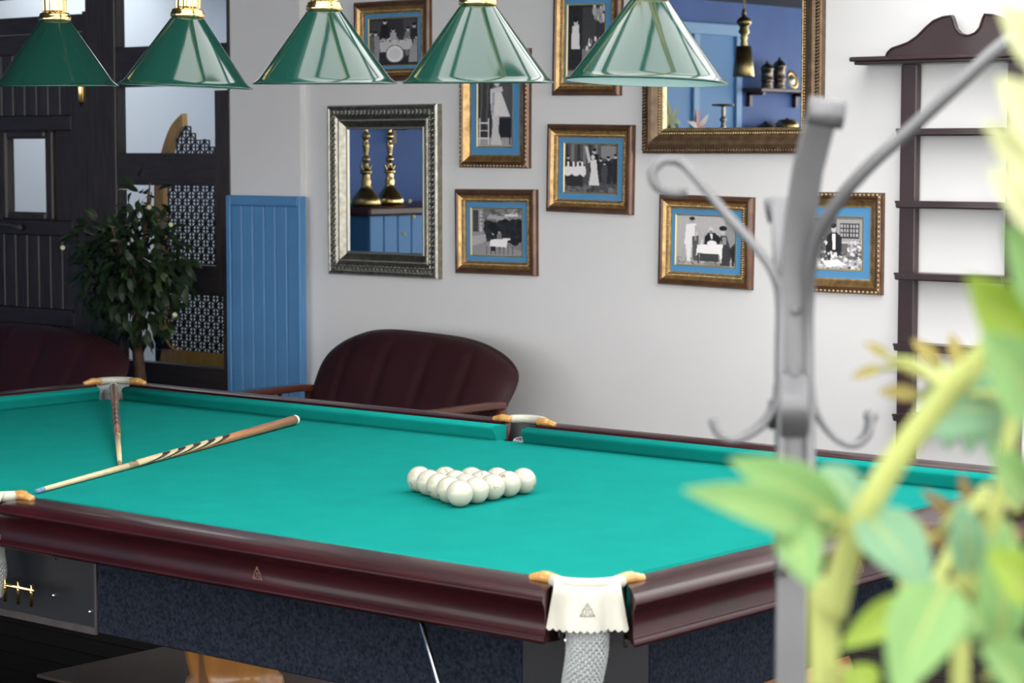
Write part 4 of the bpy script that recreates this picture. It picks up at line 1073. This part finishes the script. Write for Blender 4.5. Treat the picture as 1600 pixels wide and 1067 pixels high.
for i in range(300):
    p, M = leaf_spot(True)
    o = bpy.data.objects.new('leaf', lm[RT.choice((0, 0, 1, 1, 2))]); COL.objects.link(o); o.parent = tr
    o.location = p - Vector((tx, ty, 0)); o.rotation_euler = M.to_euler(); s = RT.uniform(0.8, 1.2); o.scale = (s, s, s)
fol = MB()
src = leaf_mesh('x', 0.08, 0.04)
for i in range(620):
    p, M = leaf_spot(i % 2 == 0)
    fol.add([tuple(p + M @ Vector(q)) for q in src.v], src.f, True)
obj('foliage', fol, 'leaf_dark', tr, kind='stuff')
for (fx, fy) in ((233, 324), (267, 351), (98, 387), (273, 492)):
    # fruits on the front of the crown
    p = at(fx, fy, 10.95); obj('fruit', MB().sphere(p, 0.012, 12, 8), 'fruit', tr)

# ---------------------------------------------------------------- bar side seen in the mirrors
bc = thing('bar_counter', 'blue planked bar counter with brown top reflected in the silver mirror', 'bar counter', (-7.9, -0.9, 0))
obj('body', MB().box((-8.5, -4.5, 0), (-7.52, 2.36, 1.27)), 'blue_mid', bc)
nb = 52
for i in range(nb):
    y0 = -4.5 + i * (6.86 / nb)
    obj('plank', MB().bbox((-7.53, y0 + 0.002, 0.0), (-7.50, y0 + 6.86 / nb - 0.002, 1.27), 0.006), 'blue_mid', bc)
obj('counter_top', MB().bbox((-8.55, -4.55, 1.27), (-7.44, 2.42, 1.325), 0.012), 'counter', bc)
def hookah(name, label, c, h, m1, plate=True, tray=None):
    t = thing(name, label, 'hookah', c, 'brass hookahs on the bar', world=False)
    obj('base', MB().lathe([(0, 0), (0.085, 0), (0.10, 0.02), (0.085, 0.06), (0.045, 0.11), (0.028, 0.14), (0.034, 0.16), (0.026, 0.18), (0.026, 0.21)], 20), m1, t)
    pr_ = [(0.03, 0.21), (0.04, 0.225), (0.03, 0.24)]
    z = 0.24; k_ = 0
    while z < h - 0.05:
        r_ = (0.022, 0.015, 0.027, 0.014, 0.018)[k_ % 5]; pr_.append((r_, z)); pr_.append((r_, z + 0.012)); z += 0.03; k_ += 1
    pr_ += [(0.012, h - 0.03), (0.018, h - 0.015), (0.0, h)]
    obj('stem', MB().lathe(pr_, 16), m1, t)
    obj('side_arms', MB().tube(curve([(0, -0.05, 0.27), (0, -0.028, 0.24), (0, 0, 0.235), (0, 0.028, 0.24), (0, 0.05, 0.27)], 4), 0.007, 6), m1, t)
    if tray: obj('tray', MB().lathe([(0.01, h - 0.012), (0.085, h - 0.008), (0.09, h + 0.006), (0.086, h + 0.006), (0.08, h - 0.002), (0.0, h - 0.002)], 24), 'brass_dark', t)
hookah('hookah', 'slim brass hookah at the end of the bar counter', (-7.58, 2.31, 1.325), 0.56, 'brass_old')
hookah('hookah', 'stout gilt hookah with clustered top on the bar counter', (-7.70, 1.96, 1.325), 0.66, 'brass')
hookah('hookah', 'brass hookah with a wide dark tray beside the lilies', (-7.62, -1.76, 1.325), 0.72, 'silver_pale', tray=True)
tag(obj('jade_dish', MB().lathe([(0, 1.325), (0.14, 1.325), (0.16, 1.35), (0.14, 1.375), (0.0, 1.37)], 24, (-7.95, 2.22, 0)), 'jade'), 'low green dish on the bar end beside hookahs', 'dish')
vs_t = thing('lily_vase', 'vase of pale pink lilies standing on the bar counter', 'flowers', (-7.6, -1.15, 1.325))
obj('vase', MB().lathe([(0, 1.325), (0.05, 1.325), (0.065, 1.42), (0.05, 1.52), (0.035, 1.58), (0.05, 1.62)], 18, (-7.6, -1.15, 0)), 'jade', vs_t)
lil = [((-7.55, -0.95, 1.93), 'bud_green', 0.13), ((-7.56, -1.33, 1.87), 'petal_pink', 0.15)]
for (p, mt, sz) in lil:
    p = Vector(p)
    obj('stalk', MB().tube(curve([(-7.6, -1.15, 1.55), ((-7.6 + p.x) / 2, (-1.15 + p.y) / 2, 1.75), p - Vector((0, 0, 0.06))], 4), 0.006, 6), 'leaf_mid', vs_t)
    for k_ in range(6):
        a = k_ * math.pi / 3 + 0.3
        d = Vector((0.35, math.cos(a), 0.85 * math.sin(a))).normalized(); up = Vector((1, 0, 0)); sd = up.cross(d).normalized(); up = d.cross(sd)
        M = Matrix((d, sd, up)).transposed(); lf = leaf_mesh('p', sz, 0.05, 0.3, 0.25)
        obj('petal', MB().add([tuple(p + M @ Vector(q)) for q in lf.v], lf.f, True), mt if (k_ % 2 or mt == 'bud_green') else 'petal', vs_t)
for (p, d) in (((-7.58, -1.0, 1.72), (0.1, 0.15, 1)), ((-7.58, -1.25, 1.75), (0.1, -0.5, 1)), ((-7.58, -1.12, 1.7), (0.2, 0.3, 1)), ((-7.58, -0.98, 1.75), (0.1, -0.1, 1))):
    p = Vector(p); d = Vector(d).normalized(); up = Vector((1, 0, 0)); sd = up.cross(d).normalized(); up = d.cross(sd); M = Matrix((d, sd, up)).transposed()
    lf = leaf_mesh('l', 0.28, 0.05, 0.3, 0.2); obj('blade', MB().add([tuple(p + M @ Vector(q)) for q in lf.v], lf.f, True), 'leaf_mid', vs_t)
# pendant over the bar
X = -7.0; q_y = -1.13
t = thing('brass_pendant', 'turned brass pendant lamp with conical shade reflected in the gilt mirror', 'lamp', (X, q_y, 2.24))
c0 = (X, q_y, 0)
obj('shade', MB().lathe([(0.078, 2.235), (0.08, 2.238), (0.055, 2.46), (0.0, 2.465)], 32, c0), 'brass_old', t)
obj('spindle', MB().lathe([(0.02, 2.46), (0.028, 2.48), (0.018, 2.50), (0.03, 2.52), (0.022, 2.54), (0.042, 2.56), (0.03, 2.60), (0.05, 2.62), (0.058, 2.64), (0.045, 2.66), (0.015, 2.68), (0.02, 2.70), (0.008, 2.74)], 24, c0), 'brass_old', t)
ch = MB()
for i in range(11):
    z = 2.745 + i * 0.024; e = Vector((1, 0, 0)) if i % 2 else Vector((0, 1, 0))
    ch.tube([Vector((X, q_y, z)) + e * (0.009 * math.cos(a)) + Vector((0, 0, 0.016 * math.sin(a))) for a in [k_ * math.pi / 4 for k_ in range(8)]], 0.003, 5, closed=True)
obj('chain', ch, 'brass_old', t)
# shelves with brass ware on the blue wall
def wall_shelf(y0, y1, z, label):
    t = thing('plank_shelf', label, 'shelf', (-8.9, (y0 + y1) / 2, z - 0.03))
    obj('board', MB().bbox((-9.0, y0, z - 0.03), (-8.78, y1, z), 0.004), 'counter', t)
    for yy in (y0 + 0.06, y1 - 0.12): obj('bracket', MB().box((-9.0, yy, z - 0.16), (-8.96, yy + 0.04, z - 0.03)).box((-9.0, yy, z - 0.06), (-8.82, yy + 0.04, z - 0.03)), 'counter', t)
wall_shelf(-4.95, -4.02, 2.245, 'dark plank shelf of brass ware on the blue wall')
wall_shelf(-4.95, -4.0, 1.868, 'lower dark plank shelf of brass pots on the blue wall')
wall_shelf(-0.5, 0.66, 1.90, 'empty dark plank shelf high on the blue wall')
def jar(label, y, h, r_, z=2.245):
    t = thing('brass_jar', label, 'jar', (-8.86, y, z), 'brass ware on the plank shelves', world=False)
    obj('body', MB().lathe([(0, 0), (r_, 0), (r_ * .8, 0.02), (r_ * .8, h * .25), (r_, h * .3), (r_ * .85, h * .34), (r_ * .85, h * .66), (r_ * 1.05, h * .7), (r_ * .9, h * .74)], 20), 'brass_dark', t)
    obj('lid', MB().lathe([(r_ * .95, h * .74), (r_ * .8, h * .82), (r_ * .4, h * .88), (r_ * .2, h * .92), (r_ * .25, h * .95), (0, h)], 20), 'brass_dark', t)
jar('shorter dark brass jar with domed lid on the plank shelf', -4.22, 0.25, 0.06)
jar('taller dark brass jar with pointed lid on the plank shelf', -4.42, 0.29, 0.06)
t = thing('brass_plate', 'small round brass plate standing upright on the plank shelf', 'plate', (-8.88, -4.66, 2.245))
obj('rim', MB().lathe([(0.05, 0), (0.085, 0.012), (0.09, 0.006), (0.05, -0.006), (0.05, 0)], 24, (-8.88, -4.66, 2.335), Matrix.Rotation(math.radians(75), 3, 'Y')), 'brass_old', t)
obj('boss', MB().lathe([(0.0, 0.02), (0.03, 0.012), (0.05, 0.0)], 20, (-8.88, -4.66, 2.335), Matrix.Rotation(math.radians(75), 3, 'Y')), 'silver_pale', t)
t = thing('brass_pot', 'round lidded brass pot on the lower plank shelf', 'pot', (-8.86, -4.55, 1.868))
obj('body', MB().lathe([(0, 1.868), (0.08, 1.868), (0.11, 1.90), (0.10, 1.945), (0.075, 1.955)], 24, (-8.86, -4.55, 0)), 'brass_old', t)
obj('lid', MB().lathe([(0.085, 1.955), (0.08, 1.97), (0.02, 1.975), (0.0, 1.99)], 24, (-8.86, -4.55, 0)), 'brass_old', t)
t = thing('brass_pot', 'low dark brass bowl with knob on the lower plank shelf', 'pot', (-8.86, -4.2, 1.868))
obj('body', MB().lathe([(0, 1.868), (0.09, 1.868), (0.10, 1.895), (0.07, 1.915)], 24, (-8.86, -4.2, 0)), 'brass_dark', t)
obj('lid', MB().lathe([(0.075, 1.915), (0.03, 1.93), (0.012, 1.945), (0.0, 1.955)], 24, (-8.86, -4.2, 0)), 'brass_dark', t)
# pale blue door on the blue wall
d2_ = struct('door_2', MB().box((-9.0, -3.98, 0), (-8.985, -2.2, 2.70)), 'blue_mid', 'light blue panelled door on the blue wall')
for yy in (-3.98, -3.33, -2.68): obj('stile', MB().bbox((-8.99, yy, 0), (-8.96, yy + 0.09, 2.74), 0.005), 'blue_pale', d2_)
obj('head', MB().bbox((-8.99, -3.98, 2.70), (-8.955, -2.2, 2.80), 0.005), 'blue_pale', d2_)

# ---------------------------------------------------------------- coat stand in the foreground
atr = lambda x, y, D: at(x, y, D * 0.733)
hr = Vector((math.cos(YAW), -math.sin(YAW), 0)); hd = Vector((math.sin(YAW), math.cos(YAW), 0))
base = atr(1238, 700, 3.0); base.z = 0
cr = thing('coat_stand', 'grey steel coat stand with curved flat arms and hooks', 'coat stand', tuple(base))
px = lambda pts: curve([atr(*p) for p in pts], 6)
obj('post', MB().strip([(base.x, base.y, 0.06), (base.x, base.y, 0.8), atr(1238, 800, 3.0), atr(1241, 640, 2.995), atr(1243, 520, 2.99), atr(1243, 430, 2.985), atr(1250, 345, 2.97), atr(1262, 265, 2.95), atr(1277, 205, 2.93), atr(1287, 175, 2.92)], hr, 0.0293, 0.0088), 'steel', cr)
obj('post_tip', MB().tube([atr(1263, 172, 2.91), atr(1318, 180, 2.91)], 0.0139, 14), 'steel', cr)
obj('back_arm', MB().strip(px([(1236, 640, 3.03), (1234, 520, 3.03), (1230, 440, 3.04), (1226, 370, 3.07), (1224, 312, 3.12)]), hr, 0.0249, 0.0059), 'steel', cr)
obj('back_arm_tip', MB().tube([atr(1198, 330, 3.13), atr(1243, 322, 3.13)], 0.0125, 12), 'steel', cr)
obj('arm', MB().strip(px([(1219, 900, 3.0), (1219, 700, 3.0), (1219, 560, 3.0), (1220, 470, 3.0), (1208, 425, 3.0), (1180, 385, 3.02), (1135, 335, 3.05), (1085, 275, 3.08), (1062, 254, 3.1), (1035, 252, 3.1), (1019, 270, 3.1), (1026, 292, 3.1), (1050, 302, 3.1), (1072, 300, 3.1)]), hd, 0.0264, 0.0081), 'steel', cr)
obj('arm', MB().strip(px([(1264, 900, 3.0), (1264, 700, 3.0), (1262, 560, 3.0), (1262, 480, 2.99), (1266, 420, 2.97), (1280, 365, 2.94), (1312, 312, 2.90), (1360, 258, 2.86), (1430, 195, 2.82), (1500, 130, 2.78), (1560, 75, 2.75), (1600, 50, 2.74), (1630, 60, 2.74), (1640, 90, 2.74)]), hd, 0.0293, 0.0095), 'steel', cr)
obj('hook', MB().strip(px([(1216, 600, 3.0), (1212, 630, 3.0), (1196, 658, 3.0), (1170, 678, 3.0), (1145, 686, 3.0), (1122, 678, 3.0), (1112, 655, 3.0)]), hd, 0.0220, 0.0066), 'steel', cr)
obj('hook', MB().strip(px([(1266, 595, 3.0), (1270, 630, 3.0), (1284, 660, 3.0), (1306, 685, 3.0), (1332, 694, 3.0), (1354, 680, 3.0), (1360, 652, 3.0)]), hd, 0.0220, 0.0066), 'steel', cr)
obj('hook_tip', MB().sphere(atr(1361, 650, 3.0), 0.0073, 12, 8), 'steel', cr)
obj('front_hook', MB().strip(px([(1240, 585, 2.985), (1241, 605, 2.97), (1241, 628, 2.955), (1241, 655, 2.96), (1240, 680, 2.985)]), hr, 0.0264, 0.0059), 'steel', cr)
obj('back_hook', MB().strip(px([(1208, 640, 3.03), (1206, 655, 3.06)]), hr, 0.0088, 0.0220), 'steel', cr)
for (sx, sy) in ((1243, 485), (1241, 583)): obj('bolt', MB().sphere(atr(sx, sy, 2.982), 0.0051, 10, 6), 'steel', cr)
obj('foot', MB().lathe([(0, 0), (0.19, 0), (0.20, 0.012), (0.17, 0.03), (0.05, 0.05), (0.03, 0.08), (0, 0.08)], 32, (base.x, base.y, 0)), 'steel', cr)

# ---------------------------------------------------------------- leafy plant in front
KP = 0.7
atp = lambda x, y, D: at(x, y, D * KP)
pb = atp(1290, 1067, 1.75); pb.z = 0
pt_ = thing('leafy_plant', 'pale green leafy plant growing in front of the coat stand', 'plant', tuple(pb))
obj('pot', MB().lathe([(0, 0), (0.13, 0), (0.17, 0.34), (0.18, 0.35), (0.18, 0.38), (0.16, 0.38), (0.155, 0.35), (0, 0.35)], 28, (pb.x + .1, pb.y + .02, 0)), 'pot', pt_)
obj('soil', MB().lathe([(0, 0.352), (0.16, 0.352)], 20, (pb.x + .1, pb.y + .02, 0)), 'soil', pt_)
stem_p = [(pb.x + .1, pb.y + .02, 0.34), (pb.x + 0.03, pb.y, 0.8)] + [atp(*p) for p in ((1288, 1060, 1.75), (1300, 960, 1.74), (1322, 870, 1.73), (1352, 800, 1.72), (1400, 718, 1.71), (1465, 632, 1.70), (1535, 555, 1.68), (1600, 480, 1.66), (1680, 390, 1.65))]
pp = curve(stem_p, 6)
obj('stem', MB().tube(pp, [0.0088 - 0.003 * i / len(pp) for i in range(len(pp))], 10), 'sprig_stem', pt_)
for q in (((1500, 1100, 1.7), (1520, 950, 1.66), (1555, 800, 1.62), (1590, 600, 1.6), (1620, 300, 1.58), (1610, 20, 1.56)), ((1420, 1120, 1.8), (1445, 960, 1.82), (1500, 830, 1.85), (1540, 760, 1.88))):
    pts = [(pb.x + .1, pb.y + .02, 0.34)] + [atp(*p) for p in q]; pp = curve(pts, 6)
    obj('stem', MB().tube(pp, [0.0055 - 0.003 * i / len(pp) for i in range(len(pp))], 8), 'sprig_stem', pt_)
def sprig(b, tip, wpx, D0, D1, mt, bend=0.12, tilt=0.35, petiole=None):
    """leaf blade from base to tip; width given in pixels at its depth"""
    B, T = atp(b[0], b[1], D0), atp(tip[0], tip[1], D1)
    ax = T - B; L = ax.length; ax.normalize()
    view = (CAM - (B + T) / 2).normalized()
    up = (view + Vector((0, 0, tilt))).normalized(); sd = up.cross(ax).normalized(); up = ax.cross(sd)
    W = wpx * KP * (D0 + D1) / 2 / FPX
    M = Matrix((ax, sd, up)).transposed(); n = 10
    v = []; f = []; K = 6
    for i in range(n + 1):
        q = i / n; w = W * max(0.02, math.sin(math.pi * q ** 0.85)) ** 0.8
        for k_ in range(K + 1):
            s = -1 + 2 * k_ / K
            v.append(B + M @ Vector((L * q, s * w / 2, bend * L * math.sin(math.pi * q) * 0.6 + 0.22 * w * abs(s) ** 1.3)))
    for i in range(n):
        for k_ in range(K): f.append((i * (K + 1) + k_, (i + 1) * (K + 1) + k_, (i + 1) * (K + 1) + k_ + 1, i * (K + 1) + k_ + 1))
    mb = MB().add(v, f, True)
    nn = len(v); mb.add([p - up * 0.0008 for p in v], [tuple(reversed(q)) for q in f], True)
    o = obj('leaf', mb, mt, pt_)
    rib = [B + M @ Vector((L * i / n, 0, bend * L * math.sin(math.pi * i / n) * 0.6 - 0.0005)) for i in range(n + 1)]
    obj('midrib', MB().tube(rib, [0.0016 * (1 - 0.8 * i / n) for i in range(n + 1)], 5), 'sprig_stem', o)
    if petiole:
        obj('petiole', MB().tube(curve([atp(*petiole), (atp(*petiole) + B) / 2 + Vector((0, 0, 0.006)), B], 4), 0.0022, 6), 'sprig_stem', o)
sprig((1300, 838), (1068, 765), 74, 1.72, 1.66, 'sprig_green', petiole=(1335, 830, 1.725))
sprig((1322, 815), (1140, 718), 84, 1.73, 1.70, 'sprig_green', petiole=(1345, 812, 1.725))
sprig((1345, 800), (1285, 728), 60, 1.76, 1.80, 'sprig_teal', petiole=(1352, 801, 1.722))
sprig((1232, 815), (1272, 922), 72, 1.70, 1.66, 'sprig_green', petiole=(1335, 830, 1.725))
sprig((1352, 802), (1458, 930), 96, 1.72, 1.64, 'sprig_teal', petiole=(1348, 806, 1.722))
sprig((1452, 938), (1312, 1012), 62, 1.66, 1.64, 'sprig_lime', petiole=(1520, 945, 1.66))
sprig((1478, 915), (1398, 1090), 120, 1.6, 1.52, 'sprig_green', petiole=(1522, 945, 1.66))
sprig((1520, 900), (1500, 778), 62, 1.62, 1.60, 'sprig_teal', petiole=(1535, 890, 1.64))
sprig((1565, 1010), (1572, 810), 80, 1.58, 1.56, 'sprig_green', petiole=(1545, 1000, 1.66))
sprig((1550, 960), (1470, 1000), 60, 1.62, 1.6, 'sprig_green', petiole=(1522, 945, 1.66))
sprig((1600, 640), (1425, 655), 110, 1.75, 1.85, 'sprig_teal', petiole=(1585, 640, 1.6))
sprig((1610, 560), (1512, 432), 110, 1.58, 1.54, 'sprig_lime', petiole=(1600, 570, 1.6))
sprig((1625, 640), (1535, 520), 120, 1.56, 1.52, 'sprig_green', petiole=(1590, 640, 1.6))
sprig((1640, 480), (1570, 350), 90, 1.55, 1.5, 'sprig_green', petiole=(1605, 480, 1.59))
sprig((1630, 300), (1538, 190), 66, 1.5, 1.46, 'sprig_cream', petiole=(1620, 300, 1.58))
sprig((1640, 230), (1560, 120), 80, 1.48, 1.45, 'sprig_cream', petiole=(1618, 250, 1.575))
sprig((1630, 100), (1560, 5), 70, 1.5, 1.46, 'sprig_cream', petiole=(1612, 100, 1.565))
sprig((1620, 360), (1545, 262), 50, 1.5, 1.46, 'sprig_cream', petiole=(1618, 350, 1.58))
sprig((1600, 1080), (1530, 1010), 100, 1.5, 1.45, 'sprig_green', petiole=(1540, 1060, 1.68))
sprig((1360, 1090), (1330, 1040), 60, 1.7, 1.72, 'sprig_lime', petiole=(1295, 1050, 1.745))
for (b, tp, w, D) in (((1440, 620), (1372, 612), 26, 2.1), ((1450, 590), (1388, 560), 24, 2.1), ((1470, 575), (1425, 530), 26, 2.1), ((1500, 575), (1485, 520), 24, 2.1), ((1520, 585), (1560, 540), 24, 2.1), ((1450, 640), (1420, 690), 26, 2.1), ((1500, 600), (1540, 630), 26, 2.1), ((1380, 575), (1330, 590), 18, 2.15), ((1390, 560), (1350, 535), 16, 2.15)):
    sprig(b, tp, w, D, D, 'sprig_tan', petiole=(1480, 608, 1.75))
for (b, tp, w, D) in (((1500, 820), (1440, 765), 24, 1.95), ((1520, 800), (1500, 740), 22, 1.95), ((1545, 800), (1590, 760), 26, 1.95), ((1550, 830), (1600, 840), 30, 1.95), ((1510, 840), (1450, 850), 26, 1.95), ((1480, 860), (1420, 810), 22, 1.95), ((1540, 850), (1560, 900), 26, 1.95)):
    sprig(b, tp, w, D, D, 'sprig_brown', petiole=(1525, 785, 1.87))
# drooping pale leaflets and more dry leaflets on the side shoots
for (b, tp, w) in (((1590, 628), (1575, 705), 34), ((1560, 632), (1545, 712), 36), ((1530, 634), (1512, 710), 36), ((1500, 636), (1478, 702), 34), ((1470, 638), (1442, 690), 32), ((1575, 618), (1560, 560), 30), ((1540, 622), (1520, 566), 30)):
    sprig(b, tp, w, 1.95, 1.95, 'sprig_teal', petiole=(1588, 628, 1.6))
for (b, tp, w) in (((1560, 870), (1520, 930), 30), ((1590, 800), (1570, 735), 28), ((1470, 830), (1400, 880), 24), ((1600, 880), (1560, 960), 34)):
    sprig(b, tp, w, 1.9, 1.9, 'sprig_brown', petiole=(1525, 785, 1.87))
sprig((1600, 780), (1545, 700), 70, 1.5, 1.45, 'sprig_green', petiole=(1566, 760, 1.615))
sprig((1610, 930), (1540, 860), 80, 1.45, 1.42, 'sprig_lime', petiole=(1545, 850, 1.63))
